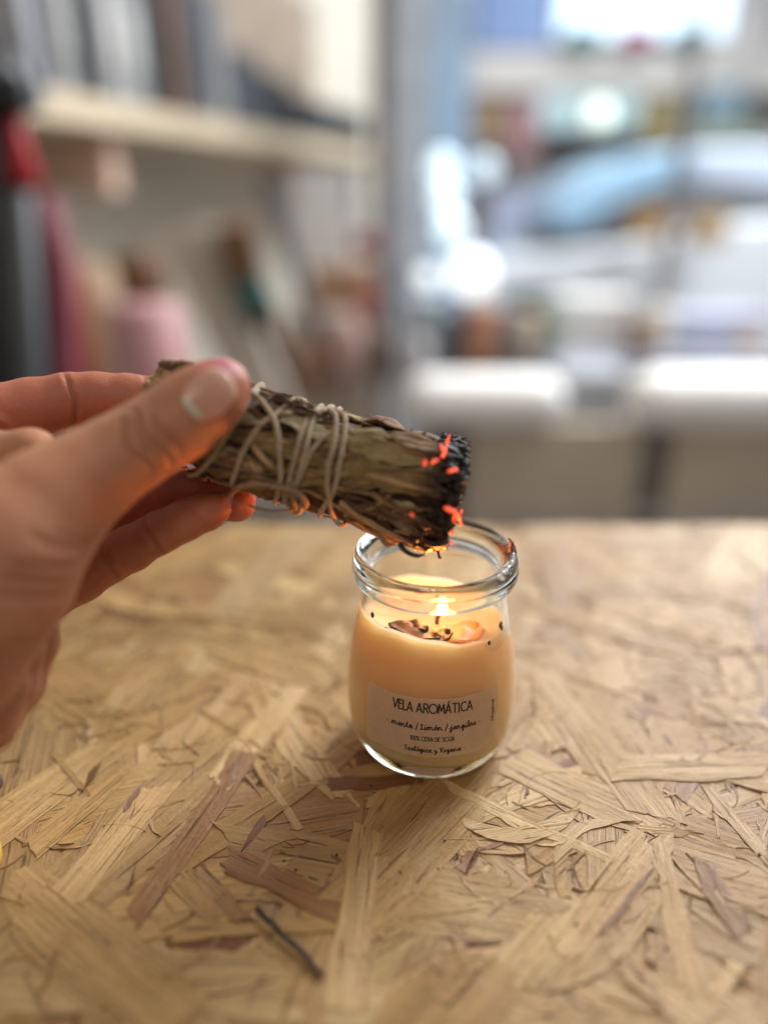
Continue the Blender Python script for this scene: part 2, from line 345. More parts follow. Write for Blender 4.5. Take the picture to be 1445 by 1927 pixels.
# white car outside
car = empty('parked_car', (1.9, 5.2, FLOOR), 'white car parked outside the shop window, bonnet and light blue windscreen showing', 'car')
carp = plain('car_paint', (0.70, 0.72, 0.74), 0.25, 2, 0.06); cgl = plain('windscreen_glass', (0.36, 0.56, 0.74), 0.18, 1, 0.1)
def extrude_profile(pts, Y, depth, m, name, parent, bev=0.05):
    P = np.array([atY(x, y, Y) for x, y in pts]); n = len(P); Q = P + [0, depth, 0]
    o = mesh_obj(name, np.vstack([P, Q]), [tuple(range(n)), tuple(range(2 * n - 1, n - 1, -1))] + [((i + 1) % n, i, n + i, n + (i + 1) % n) for i in range(n)], m, parent, smooth=False)
    b = o.modifiers.new('bevel', 'BEVEL'); b.width = bev; b.segments = 4; return o
extrude_profile([(880, 560), (900, 500), (960, 480), (1060, 470), (1200, 455), (1330, 420), (1600, 400), (1900, 420), (1900, 640), (1500, 650), (1150, 650), (900, 640)], 4.6, 1.5, carp, 'body', car)
extrude_profile([(1035, 420), (1045, 385), (1110, 335), (1200, 292), (1290, 278), (1292, 345), (1240, 355), (1170, 385), (1100, 425), (1055, 440)], 4.58, 1.2, cgl, 'windscreen', car, 0.03)
extrude_profile([(1302, 345), (1300, 278), (1420, 275), (1560, 290), (1700, 360), (1560, 370), (1445, 362)], 4.62, 1.2, plain('side_glass', (0.54, 0.60, 0.70), .2, 1, .1), 'side_window', car, 0.03)
extrude_profile([(1292, 346), (1450, 364), (1700, 372), (1700, 410), (1300, 420), (1100, 455), (1060, 448), (1180, 392)], 4.66, 1.1, plain('car_dark_trim', (0.2, 0.21, 0.23), .4), 'dashboard', car, 0.02)  # dark grey strip below the windscreen
for px in (1000, 1700):
    c = atY(px, 640, 4.6); q = MB(); a = np.linspace(0, 2 * math.pi, 32, endpoint=False)
    g = np.array([[c + [r * math.cos(t), y, r * math.sin(t)] for t in a] for r, y in ((.001, 0), (.3, 0), (.32, .03), (.32, .2), (.001, .2))]); q.grid(g, close_v=True)
    q.build('wheel', BLACK, car)
soft_box('orange_crate', (1195, 395, 1262, 455), 4.3, 0.2, plain('ochre', (0.40, 0.24, 0.10), .7), 'ochre crate in front of the car windscreen', 'crate')
soft_box('orange_pallet', (1310, 400, 1375, 460), 4.3, 0.2, plain('ochre2', (0.42, 0.28, 0.14), .7), 'light ochre crate near the right edge before the car', 'crate')
soft_box('street_planter', (900, 360, 1010, 470), 5.0, 0.3, plain('slate_blue', (0.30, 0.33, 0.42), .7), 'slate blue planter left of the car outside', 'planter')
soft_box('dark_planter', (868, 350, 925, 440), 4.4, 0.3, plain('umber_dark', (0.12, 0.09, 0.09), .7), 'dark brown planter next to the bright globes', 'planter')
# shop front across the street
soft_box('awning', (880, 95, 1700, 175), 8.6, 0.5, plain('awning_beige', (0.50, 0.46, 0.42), .8, 1, .2), 'beige awning across the street over the shop displays', 'awning')
soft_box('lit_shop_sign', (1055, -60, 1375, 68), 8.7, 0.1, glow('sign_white', (0.72, 0.88, 1.0), 0.85), 'bright white lit panel above the awning at the top', 'sign')
soft_box('blue_shop_panel', (900, -60, 1040, 90), 8.8, 0.1, plain('periwinkle', (0.22, 0.30, 0.50), .7), 'blue painted panel above the awning left of the lit panel', 'panel')
soft_box('display_case', (1010, 180, 1240, 245), 8.5, 0.3, plain('aqua_display', (0.42, 0.55, 0.56), .5), 'pale aqua display case under the awning', 'display case')
soft_box('teal_poster', (1320, 160, 1400, 225), 8.5, 0.1, plain('petrol', (0.17, 0.25, 0.30), .6), 'petrol blue poster under the awning on the right', 'poster')
for i, (r, m, lab) in enumerate([((895, 190, 950, 265), plain('amber_goods', (0.32, 0.20, 0.11), .7), 'amber brown goods stack at the left under the awning'),
        ((962, 190, 1010, 300), plain('rose_goods', (0.36, 0.18, 0.18), .7), 'dusty red goods stack beside the amber stack'),
        ((1215, 180, 1262, 280), plain('olive_goods', (0.27, 0.20, 0.08), .7), 'olive brown goods stack right of the aqua display'),
        ((1270, 230, 1440, 275), plain('moss_goods', (0.22, 0.24, 0.18), .7), 'low moss green goods row under the petrol poster')]):
    soft_box('goods_stack', r, 8.3, 0.3, m, lab, 'goods', 'goods displayed under the awning across the street')
for px, m, lab in ((1100, plain('sign_green', (0.02, 0.16, 0.14), .6), 'dark green flower box under the left of the lit panel'), (1205, plain('sign_red', (0.32, 0.03, 0.10), .6), 'crimson flower box under the middle of the lit panel'),
                   (1305, plain('sign_green2', (0.05, 0.18, 0.19), .6), 'grey green flower box under the right of the lit panel')):
    soft_box('flower_box', (px - 28, 48, px + 28, 84), 8.4, 0.2, m, lab, 'flower box', 'flower boxes along the top of the awning')
def globe(px, py, Y, r, col, s, lab):
    q = MB(); a = np.linspace(0, math.pi, 17); lathe(q, np.stack([np.sin(a[::-1]), np.cos(a[::-1])], 1) * r, 24, atY(px, py, Y))
    q2 = q.build('glow_globe', glow('globe_glow', col, s)); tag(q2, lab, 'lamp', 'lit globe lamps beyond the window')
globe(1127, 215, 8.0, 0.115, (0.85, 0.95, 0.80), 1.1, 'yellowish globe lamp in front of the aqua display case')
globe(833, 315, 2.2, 0.040, (0.72, 0.88, 0.94), 1.0, 'topmost bluish glowing globe standing for a reflection, right beside the blue post')  # this and the globes below are added to stand for bright reflections
globe(912, 318, 2.3, 0.036, (0.62, 0.76, 0.84), 0.7, 'dimmer glowing globe standing for a reflection, right of the topmost bluish one')
globe(838, 372, 2.2, 0.040, (0.74, 0.90, 0.96), 1.0, 'second bluish glowing globe down, standing for a reflection beside the blue post')
globe(848, 430, 2.2, 0.042, (0.74, 0.90, 0.96), 1.0, 'third bluish glowing globe down, standing for a reflection beside the blue post')
globe(805, 520, 2.2, 0.03, (0.88, 0.93, 0.95), 1.0, 'small white glowing globe standing for a reflection, left in the bottom pair')
globe(885, 515, 2.3, 0.065, (0.90, 0.95, 0.98), 1.05, 'largest white glowing globe standing for a reflection, right of the small one, lowest pair')

# ------------------------------------------------------------------ OSB table
rng = np.random.default_rng(11)
def osb_material():
    m, nt, b = mat('osb_strands'); u = N(nt, 'ShaderNodeUVMap').outputs[0]
    tint = attr(nt, 'tint', 'Vector')
    sep = N(nt, 'ShaderNodeSeparateXYZ'); nt.links.new(tint, sep.inputs[0])
    g1 = noise(nt, mapping(nt, u, (28, 900, 1)), 1, 6, 0.65, 0.6)      # long fibres
    g2 = noise(nt, mapping(nt, u, (14, 210, 1)), 1, 4, 0.6, 1.2)       # growth bands
    g3 = noise(nt, mapping(nt, u, (260, 1500, 1)), 1, 3, 0.6)          # short pores
    g4 = noise(nt, mapping(nt, u, (60, 90, 1)), 1, 4, 0.6)             # patches
    base = ramp(nt, sep.outputs[0], [(0.0, (0.35, 0.19, 0.056)), (0.3, (0.49, 0.295, 0.102)), (0.5, (0.56, 0.355, 0.138)), (0.62, (0.67, 0.465, 0.21)), (0.8, (0.36, 0.18, 0.06)), (1.0, (0.24, 0.095, 0.028))])
    c = mix(nt, ramp(nt, g2, [(0.36, 0.0), (0.66, 0.55)]), base, (0.72, 0.66, 0.58), 'MULTIPLY')
    c = mix(nt, ramp(nt, sep.outputs[2], [(0.0, 0.55), (0.5, 0.0), (1.0, 0.0)]), c, (0.66, 0.66, 0.62), 'MULTIPLY')
    c = mix(nt, ramp(nt, g1, [(0.38, 0.55), (0.60, 0.0)]), c, (0.62, 0.50, 0.40), 'MULTIPLY')
    c = mix(nt, ramp(nt, g3, [(0.27, 0.8), (0.37, 0.0)]), c, (0.42, 0.28, 0.18), 'MULTIPLY')
    c = mix(nt, ramp(nt, g4, [(0.5, 0.0), (0.75, 0.35)]), c, (0.80, 0.62, 0.36), 'MULTIPLY')
    c = mix(nt, sep.outputs[1], c, (0.25, 0.13, 0.07), 'MULTIPLY')
    co = coord(nt); w1 = noise(nt, co, 22, 5, .6); w2 = noise(nt, co, 420, 4, .7)
    c = mix(nt, ramp(nt, w1, [(0.45, 0.0), (0.7, 0.35)]), c, (0.70, 0.52, 0.36), 'MULTIPLY')
    c = mix(nt, ramp(nt, w2, [(0.60, 0.0), (0.72, 0.55)]), c, (0.50, 0.34, 0.22), 'MULTIPLY')
    g5 = noise(nt, mapping(nt, u, (22, 620, 1)), 1, 5, 0.75, 1.5)      # cracks along the grain
    crack = ramp(nt, g5, [(0.36, 1.0), (0.40, 0.0)])
    c = mix(nt, mth(nt, 'MULTIPLY', crack, .85), c, (0.30, 0.18, 0.10), 'MULTIPLY')
    nt.links.new(c, b.inputs['Base Color'])
    nt.links.new(ramp(nt, g1, [(0.3, 0.55), (0.7, 0.36)]), b.inputs['Roughness'])
    b.inputs['Specular IOR Level'].default_value = 0.45
    h = mth(nt, 'ADD', mth(nt, 'MULTIPLY', g1, 0.6), mth(nt, 'MULTIPLY', g3, 0.25)); h = mth(nt, 'ADD', h, mth(nt, 'MULTIPLY', g2, 0.9)); h = mth(nt, 'SUBTRACT', h, mth(nt, 'MULTIPLY', crack, 1.2)); h = mth(nt, 'ADD', h, mth(nt, 'MULTIPLY', w2, 0.5))
    bump(nt, b, h, 1.0, 0.0006)
    return m
OSB = osb_material()
table = empty('table', (0.03, 0.2, FLOOR), 'worktable with an oriented strand board top under the candle', 'table')
TX0, TX1, TY0, TY1 = -0.42, 0.46, -0.06, 0.419
gx, gy = int((TX1 - TX0) * 1000) + 1, int((TY1 - TY0) * 1000) + 1
HG = np.full((gx, gy), -0.0012)
def hs(x, y):
    i = np.clip(((x - TX0) * 1000).round().astype(int), 0, gx - 1); j = np.clip(((y - TY0) * 1000).round().astype(int), 0, gy - 1); return HG[i, j]
strands = MB()
def strand(cx, cy, ang, L, W, tone, dark, curve=0.0, thick=0.00024, taper=(0.0, 0.0), torn=0.5):
    ns = max(10, int(L / 0.0030)); nw = 4 + int(W / 0.0012)
    s = np.linspace(-0.5, 0.5, ns)[:, None] * L; w = np.linspace(-0.5, 0.5, nw)[None, :] * W
    f = s / L + 0.5
    shape = np.ones_like(s) - taper[0] * np.clip(1 - f * 4, 0, 1) - taper[1] * np.clip(1 - (1 - f) * 4, 0, 1)
    e1 = np.cumsum(rng.normal(0, 0.00030, (ns, 1)), 0); e2 = np.cumsum(rng.normal(0, 0.00030, (ns, 1)), 0)
    e1 -= e1.mean(); e2 -= e2.mean(); lim = W * 0.22; e1 = np.clip(e1, -lim, lim); e2 = np.clip(e2, -lim, lim)
    ww = w * shape + np.where(w > 0, e1, e2) * np.abs(w) / (W / 2)
    ss = np.repeat(s, nw, 1).copy()
    cut0, cut1 = rng.normal(0, 0.5, 2)
    def tear():
        a_ = np.cumsum(rng.normal(0, 0.0007 * torn, nw)); a_ -= a_.mean()
        return np.clip(a_, -.004, .004) + rng.exponential(0.0005 * torn, nw) * rng.choice([-1, 1], nw)
    j0 = cut0 * w[0] + tear(); j1 = cut1 * w[0] + tear()
    fade0 = np.clip(1 - f / 0.22, 0, 1) ** 1.5; fade1 = np.clip(1 - (1 - f) / 0.22, 0, 1) ** 1.5
    ss = ss + fade0 * j0[None, :] + fade1 * j1[None, :]
    ww = ww + curve * (s ** 2) / L
    ca, sa = math.cos(ang), math.sin(ang)
    X = cx + ca * ss - sa * ww; Y = cy + sa * ss + ca * ww
    X = np.clip(X, TX0, TX1); Y = np.clip(Y, TY0, TY1); o = 0.0018
    base = (hs(X, Y) * 2 + hs(X + o, Y) + hs(X - o, Y) + hs(X, Y + o) + hs(X, Y - o)) / 6
    z = base.copy()
    for _ in range(5):
        zp = np.pad(z, 1, mode='edge'); z = (zp[2:, 1:-1] + zp[:-2, 1:-1] + zp[1:-1, 2:] + zp[1:-1, :-2] + 2 * z) / 6
    lo = hs(X, Y)
    z = z + thick + rng.normal(0, 0.000012, z.shape)
    z += 0.00013 * rng.normal() * (w / (W / 2))                      # slight tilt
    z += 0.00006 * np.sin(s * rng.uniform(60, 200) + rng.uniform(0, 6))
    off = rng.uniform(0, 50, 2)
    UVv = np.stack([ss + off[0], ww + off[1]], -1)
    # top sheet, then a separate skirt so that the edge stays crisp
    P = np.stack([X, Y, z], -1); at3 = np.array([tone, dark, rng.uniform()])
    strands.grid(P, UVv, tint=at3)
    ri = [(i, 0) for i in range(ns)] + [(ns - 1, j) for j in range(1, nw)] + [(i, nw - 1) for i in range(ns - 2, -1, -1)] + [(0, j) for j in range(nw - 2, 0, -1)]
    rr_ = np.array([P[i, j] for i, j in ri]); ru = np.array([UVv[i, j] for i, j in ri])
    strands.grid(np.stack([rr_, rr_ - [0, 0, .0005]]), np.stack([ru, ru + .0002]), close_v=True, tint=np.array([tone, dark + .45, 0.5]))
    # raster the height
    fs = np.linspace(0, ns - 1, max(2, int(L * 1300))); fw = np.linspace(0, nw - 1, max(2, int(W * 1300)))
    A = np.clip(fs.round().astype(int), 0, ns - 1)
    xs = np.array([np.interp(fw, np.arange(nw), X[a]) for a in A]); ys = np.array([np.interp(fw, np.arange(nw), Y[a]) for a in A])
    a0 = np.floor(fs).astype(int).clip(0, ns - 2); tt = (fs - a0)[:, None]
    row = lambda Q: np.array([np.interp(fw, np.arange(nw), Q[a]) for a in a0]) * (1 - tt) + np.array([np.interp(fw, np.arange(nw), Q[a + 1]) for a in a0]) * tt
    xs, ys, zs = row(X), row(Y), row(z)
    i = ((xs - TX0) * 1000).round().astype(int); j = ((ys - TY0) * 1000).round().astype(int)
    ok = (i >= 0) & (i < gx) & (j >= 0) & (j < gy); HG[i[ok], j[ok]] = zs[ok]
def tone():
    r = rng.uniform()
    return rng.uniform(0.15, 0.62) if r < 0.84 else (rng.uniform(0.62, 0.80) if r < 0.975 else rng.uniform(0.85, 1.0))
# strands lie in front of the camera mostly; far half of the board uses fewer
for layer, (n, wr, lr) in enumerate([(480, (0.012, 0.032), (0.05, 0.12)), (380, (0.010, 0.030), (0.05, 0.12)), (300, (0.002, 0.012), (0.02, 0.07)), (430, (0.010, 0.032), (0.06, 0.13)), (150, (0.0008, 0.006), (0.012, 0.05))]):
    for k in range(n):
        strand(rng.uniform(TX0 + .01, TX1 - .01), rng.uniform(TY0 + .01, TY1 - .01), rng.uniform(0, math.pi) if rng.uniform() < .45 else rng.normal(math.radians(60), 0.5) if rng.uniform() < .6 else rng.normal(math.radians(135), 0.4),
               rng.uniform(*lr), rng.uniform(*wr), tone(), max(0, rng.normal(0.05, 0.12)) if layer < 3 else max(0, rng.normal(0, 0.08)),
               rng.normal(0, 0.25), taper=(rng.uniform(0, 0.7), rng.uniform(0, 0.7)), torn=rng.uniform(0, 2.0))
for k in range(560):       # fine splinters and torn fibres where the lens is sharp
    strand(rng.uniform(-.16, .2), rng.uniform(.10, .34), rng.uniform(0, math.pi), rng.uniform(.004, .020), rng.uniform(.0004, .0017), tone() * .9 + rng.uniform(0, .1), max(0, rng.normal(.1, .25)), rng.normal(0, .5), thick=.00018, taper=(.8, .8), torn=.5)
def on_table(px, py):
    v = FW + RX * ((px - 722.5) / F) + UP * ((963.5 - py) / F); return CAM + v * (H / -v[2])
def strand_px(a, b, wpx, t, d=0.0, **kw):
    A, B = on_table(*a), on_table(*b); mid = (A + B) / 2; dd = B - A
    s = (np.linalg.norm(A - CAM) + np.linalg.norm(B - CAM)) / 2
    strand(mid[0], mid[1], math.atan2(dd[1], dd[0]), np.linalg.norm(dd[:2]), wpx * s / F, t, d, **kw)
# the strands that stand out in the photograph
for a, b, w, t, d, kw in [
    ((120, 1700), (300, 1480), 62, .55, 0, {}), ((0, 1560), (210, 1400), 80, .5, 0, {}), ((60, 1600), (250, 1440), 45, .35, 0, {}),
    ((560, 1880), (760, 1500), 90, .25, 0, {}), ((620, 1750), (900, 1480), 120, .35, .1, {}), ((760, 1450), (1190, 1640), 20, .6, 0, {}),
    ((960, 1430), (1230, 1560), 85, .52, 0, dict(taper=(0, .3))), ((1020, 1260), (1230, 1540), 70, .5, 0, {}),
    ((1060, 1800), (1220, 1590), 70, .5, 0, {}), ((720, 1610), (900, 1420), 95, .3, .15, dict(torn=2.5)), ((880, 1590), (1115, 1555), 34, .66, 0, dict(curve=.9, taper=(0, .8))),
    ((1000, 1640), (1140, 1515), 24, .66, 0, dict(curve=-1.2, taper=(.6, .8))), ((1200, 1565), (1320, 1572), 14, .45, 0, dict(taper=(.6, .8))),
    ((1240, 1590), (1300, 1860), 32, .42, 0, {}), ((1315, 1620), (1400, 1760), 40, .80, 0, dict(taper=(.5, .2))), ((1270, 1500), (1300, 1445), 40, .82, 0, {}),
    ((1130, 1760), (1225, 1640), 12, .82, .1, dict(taper=(.6, .6))), ((940, 1220), (1445, 1420), 12, .2, 0, {}), ((1160, 1450), (1445, 1440), 60, .55, 0, {}),
    ((250, 1730), (465, 1420), 44, .83, 0, dict(torn=.5)), ((430, 1610), (660, 1720), 52, .86, 0, dict(torn=1.5)), ((330, 1755), (640, 1735), 26, .35, 0, {}),
    ((650, 1900), (690, 1560), 60, .45, 0, {}), ((60, 1700), (330, 1927), 70, .5, .05, {}), ((350, 1640), (430, 1730), 60, .2, .1, dict(torn=2)),
    ((620, 1480), (800, 1470), 30, .95, .2, {}), ((150, 1500), (185, 1440), 12, .97, .3, dict(taper=(.8, .8))), ((235, 1530), (275, 1470), 10, .97, .3, dict(taper=(.8, .8))),
    ((455, 1600), (500, 1540), 14, .95, .3, dict(taper=(.8, .6))), ((1350, 1420), (1445, 1390), 10, .4, 0, {}), ((870, 1640), (890, 1600), 22, .9, .1, {}),
    ((100, 1420), (170, 1500), 10, .3, 0, {}), ((480, 1430), (560, 1560), 14, .5, 0, {}), ((1330, 1480), (1440, 1620), 26, .5, 0, dict(taper=(.3, .5)))]:
    strand_px(a, b, w, t, d, **kw)
strands.build('board_top', OSB, table)
mb = MB(); mb.box(((TX0 + TX1) / 2, (TY0 + TY1) / 2, -0.0115), (TX1 - TX0, TY1 - TY0, 0.019)); mb.build('board_core', plain('osb_core', (0.36, 0.22, 0.11), .8, 90, .4), table, False)
for x in (TX0 + .04, TX1 - .04):
    for y in (TY0 + .04, TY1 - .04):
        mb = MB(); mb.box((x, y, (FLOOR - 0.021) / 2), (0.04, 0.04, -0.021 - FLOOR)); mb.build('leg', WOODP, table, False)

# charred stem lying on the board
P = np.array([on_table(x, y) + [0, 0, 0.0013] for x, y in ((486, 1716), (497, 1731), (520, 1752), (532, 1766), (552, 1783), (575, 1805), (592, 1827), (607, 1842))])
q = MB(); g, L = tube(catmull(P, 6), 0.00072 + 0.00012 * np.sin(np.arange(43) * 1.7), 10); q.grid(g, close_v=True)
CHAR_STICK = plain('charred_stem', (0.030, 0.014, 0.014), .7, 400, .5)
tag(q.build('burnt_stem', CHAR_STICK), 'thin charred stem lying alone on the board in front', 'twig')
# two things that just reach in at the left edge
q = MB(); c = on_table(-22, 1630) + [0, 0, .006]; a = np.linspace(0, math.pi, 19)
lathe(q, np.stack([np.sin(a[::-1]) * .0048, np.cos(a[::-1]) * .0085], 1), 30, c)
tag(q.build('yellow_pompom', plain('yellow_wool', (0.70, 0.48, 0.05), .9, 500, .3)), 'yellow woollen pompom just reaching in at the left edge', 'pompom')
q = MB(); c = on_table(-8, 1490) + [0, 0, .004]; lathe(q, np.stack([np.sin(a[::-1]) * .0032, np.cos(a[::-1]) * .0036], 1), 30, c)
tag(q.build('plum_bead', plain('plum_wood', (0.10, 0.045, 0.055), .5, 200, .3)), 'dark plum bead on the board above the yellow pompom', 'bead')
# crumbs
q = MB()
for k in range(60):
    x, y = rng.uniform(-.12, .2), rng.uniform(.11, .34); r = rng.uniform(.00015, .00045)
    v = rng.normal(0, 1, (8, 3)); v /= np.linalg.norm(v, axis=1)[:, None]
    q.box((x, y, hs(np.array(x), np.array(y)) + r * .7), (r * 2, r * 1.4, r), rng.uniform(0, 3))
tag(q.build('crumbs', CHAR_STICK, smooth=False), 'tiny dark crumbs scattered over the board', 'crumbs', kind='stuff')

# ------------------------------------------------------------------ candle jar
JC = np.array([0.0172, 0.224, 0.0007])
def mm(P): return [(a * .001, b * .001) for a, b in P]
outer = catmull(mm([(19, 0.35), (21.5, 0.6), (24.6, 2.2), (27.4, 5.6), (29.2, 10.5), (30.0, 17), (30.2, 25), (29.7, 34), (28.7, 42), (27.2, 50), (25.7, 57), (24.8, 63), (24.6, 67)]), 5)
neck = catmull(mm([(24.6, 67), (24.8, 68.0), (25.8, 68.6), (27.3, 69.4), (28.0, 71.2), (28.05, 73.4), (27.6, 74.2), (27.7, 75.0), (27.3, 77.1), (26.2, 78.3), (24.9, 78.2), (23.4, 76.9), (22.3, 75.0), (21.8, 72.6), (21.9, 70.0)]), 6)
inner = catmull(mm([(21.9, 70.0), (21.9, 66.0), (22.5, 61), (23.8, 55), (25.4, 47.5), (26.7, 39), (27.6, 30), (27.7, 22), (27.2, 17), (25.7, 12.8), (22.6, 8.4), (17.5, 6.5), (11, 5.9), (0.0, 5.7)]), 5)
bot = np.array(mm([(0, 2.2), (10, 2.1), (15.5, 1.5), (17.2, .6)]))
prof = np.vstack([bot, outer[:-1], neck[:-1], inner]); prof[0, 0] = 0.00002; prof[-1, 0] = 0.00002
def glass_mat():
    m, nt, b = mat('jar_glass'); b.inputs['Base Color'].default_value = (0.90, 0.965, 0.93, 1); b.inputs['Roughness'].default_value = 0.015
    b.inputs['Transmission Weight'].default_value = 1.0; b.inputs['IOR'].default_value = 1.5
    co = coord(nt); n = noise(nt, co, 40, 2); bump(nt, b, n, 0.25, 0.0012)
    # soot film on the right of the rim
    sep = N(nt, 'ShaderNodeSeparateXYZ'); nt.links.new(co, sep.inputs[0])
    mx = mth(nt, 'MULTIPLY', ramp(nt, sep.outputs[0], [(0.0, 0.0), (1.0, 1.0)]), 1.0)
    mx = mth(nt, 'MULTIPLY', mth(nt, 'SUBTRACT', sep.outputs[0], 0.0100), 120, clamp=True)
    my = mth(nt, 'MULTIPLY', mth(nt, 'SUBTRACT', 0.013, sep.outputs[1]), 120, clamp=True)
    mz = mth(nt, 'MULTIPLY', mth(nt, 'SUBTRACT', sep.outputs[2], 0.0748), 500, clamp=True)
    rad = mth(nt, 'SQRT', mth(nt, 'ADD', mth(nt, 'MULTIPLY', sep.outputs[0], sep.outputs[0]), mth(nt, 'MULTIPLY', sep.outputs[1], sep.outputs[1])))
    mr = mth(nt, 'MULTIPLY', mth(nt, 'SUBTRACT', 0.0290, rad), 900, clamp=True)
    sn = ramp(nt, noise(nt, co, 420, 5, .7), [(0.36, 0.0), (0.52, 1.0)])
    k = mth(nt, 'MULTIPLY', mth(nt, 'MULTIPLY', mx, my), mth(nt, 'MULTIPLY', mth(nt, 'MULTIPLY', mz, mr), sn))
    k = mth(nt, 'MULTIPLY', k, 0.95)
    soot = N(nt, 'ShaderNodeBsdfPrincipled'); soot.inputs['Base Color'].default_value = (0.075, 0.048, 0.030, 1); soot.inputs['Roughness'].default_value = .6
    ms = N(nt, 'ShaderNodeMixShader'); nt.links.new(k, ms.inputs[0]); nt.links.new(b.outputs[0], ms.inputs[1]); nt.links.new(soot.outputs[0], ms.inputs[2])
    nt.links.new(ms.outputs[0], nt.nodes['Material Output'].inputs['Surface'])
    return m
jar = empty('candle_jar', JC, 'small glass jar candle with cream wax and a printed label, lit', 'candle')
mb = MB(); lathe(mb, prof, 128, (0, 0, 0)); glass = mb.build('glass', glass_mat()); glass.parent = jar
# wax (presses slightly into the inner glass wall, as poured wax wets the glass)
def wax_mat():
    m, nt, b = mat('soy_wax'); co = coord(nt)
    f = noise(nt, co, 60, 4); nt.links.new(ramp(nt, f, [(0.3, (0.993, 0.60, 0.27)), (0.7, (0.996, 0.63, 0.31))]), b.inputs['Base Color'])
    b.inputs['Subsurface Weight'].default_value = 1.0; b.inputs['Subsurface Radius'].default_value = (1.0, 0.95, 0.9); b.inputs['Subsurface Scale'].default_value = 0.016
    b.inputs['Roughness'].default_value = 0.35; bump(nt, b, noise(nt, co, 220, 3), 0.15, 0.0004); return m
inn = inner[::-1]; zz = inn[:, 1]; rr = inn[:, 0] + 0.00025
LV = 0.0562
zs = np.concatenate([np.linspace(0.0060, 0.013, 14), np.linspace(0.0137, LV, 34)])
wp = [(np.interp(z, zz, rr), z) for z in zs]; wp[0] = (0.00001, 0.0056); wp[1] = (min(wp[1][0], .014), 0.0060)
rt = wp[-1][0]
top = [(rt * k, LV + (-0.0003 - 0.0034 * (1 - k ** 3))) for k in (0.985, .95, .9, .82, .72, .6, .48, .36, .24, .12, 0.0005)]
def wob(P):
    r = np.hypot(P[..., 0], P[..., 1]); a = np.arctan2(P[..., 1], P[..., 0]); t = np.clip((P[..., 2] - 0.044) / 0.012, 0, 1)
    dz = 0.0028 * np.cos(a - math.radians(200)) + 0.0006 * np.sin(3 * a + 1) + 0.00025 * np.sin(11 * a)
    P[..., 2] += dz * t * np.clip(r / 0.02, 0, 1); 
    rmax = np.interp(P[..., 2], zz, rr); s = np.minimum(1, rmax / np.maximum(r, 1e-6)); P[..., 0] *= s; P[..., 1] *= s
    return P
mb = MB(); lathe(mb, wp + top, 96, (0, 0, 0), wob); wax = mb.build('wax', wax_mat()); wax.parent = jar
# wick, flame
WZ = 0.0526
q = MB(); P = catmull([(0.001, -.003, WZ - .001), (0.0012, -.0032, WZ + .003), (0.0020, -.0036, WZ + .0062), (0.0028, -.0042, WZ + .0075)], 6)
g, _ = tube(P, 0.0007, 10); q.grid(g, close_v=True); w = q.build('wick', plain('charred_wick', (.02, .014, .01), .8, 300)); w.parent = jar
fm, nt, b = mat('flame'); fc = coord(nt, 'Generated'); sep = N(nt, 'ShaderNodeSeparateXYZ'); nt.links.new(fc, sep.inputs[0])
nt.links.new(ramp(nt, sep.outputs[2], [(0, (1.0, 0.42, 0.10)), (0.3, (1, 0.62, 0.22)), (1, (1, .50, .12))]), b.inputs['Emission Color']); b.inputs['Emission Strength'].default_value = 9
b.inputs['Base Color'].default_value = (0, 0, 0, 1)
e_ = N(nt, 'ShaderNodeEmission'); e_.inputs['Strength'].default_value = 7; nt.links.new(b.inputs['Emission Color'].links[0].from_socket, e_.inputs['Color'])
ad = N(nt, 'ShaderNodeAddShader'); nt.links.new(e_.outputs[0], ad.inputs[0]); nt.links.new(N(nt, 'ShaderNodeBsdfTransparent').outputs[0], ad.inputs[1]); nt.links.new(ad.outputs[0], nt.nodes['Material Output'].inputs['Surface'])
q = MB(); fp = catmull(mm([(0.02, 0), (1.1, .4), (1.7, 1.3), (1.5, 2.3), (.9, 3.3), (.3, 4.0), (.02, 4.4)]), 4); lathe(q, fp, 20, (0.0026, -.0040, WZ + .0058)); o = q.build('flame', fm); o.parent = jar
fl = bpy.data.lights.new('flame_light', 'POINT'); fl.energy = 0.25; fl.color = (1.0, 0.26, 0.04); fl.shadow_soft_size = 0.004
flo = bpy.data.objects.new('flame_light', fl); C.objects.link(flo); flo.parent = jar; flo.location = (0.0026, -.0040, WZ + .0125)
# mint leaf and peel pieces in the melted wax
def chip(name, c, L, W, ang, m, tilt=0.2, thick=.0006, crumple=.0009):
    n, k = 12, 7; u = np.linspace(-.5, .5, n)[:, None]; v = np.linspace(-.5, .5, k)[None, :]
    sh = np.sqrt(np.clip(1 - (2 * u) ** 2, 0.02, 1)); X = u * L + 0 * v; Y = v * W * sh; Z = crumple * np.sin(u * 9 + 1) * np.cos(v * 6) + tilt * X
    ca, sa = math.cos(ang), math.sin(ang); P = np.stack([ca * X - sa * Y, sa * X + ca * Y, Z], -1) + np.asarray(c)
    q = MB(); q.grid(P); o = q.build(name, m); o.parent = jar; s = o.modifiers.new('solid', 'SOLIDIFY'); s.thickness = thick; return o
MINT = plain('soaked_mint', (0.014, 0.011, 0.003), .6, 300, .5); PEEL = plain('soaked_peel', (0.85, 0.44, 0.18), .45, 200, .25)
chip('mint_leaf', (-.0070, -.0150, LV + .0004), .0170, .0075, -.35, MINT, -.12)
chip('mint_leaf', (.0005, -.0165, LV - .0008), .0095, .0065, .5, MINT, .1)
chip('mint_leaf', (-.0060, -.0115, LV + .0006), .0090, .0050, -.9, MINT, .05)
chip('lemon_peel', (.0080, -.0125, LV - .0014), .0150, .0130, .5, PEEL, .03, .0010, .0011)
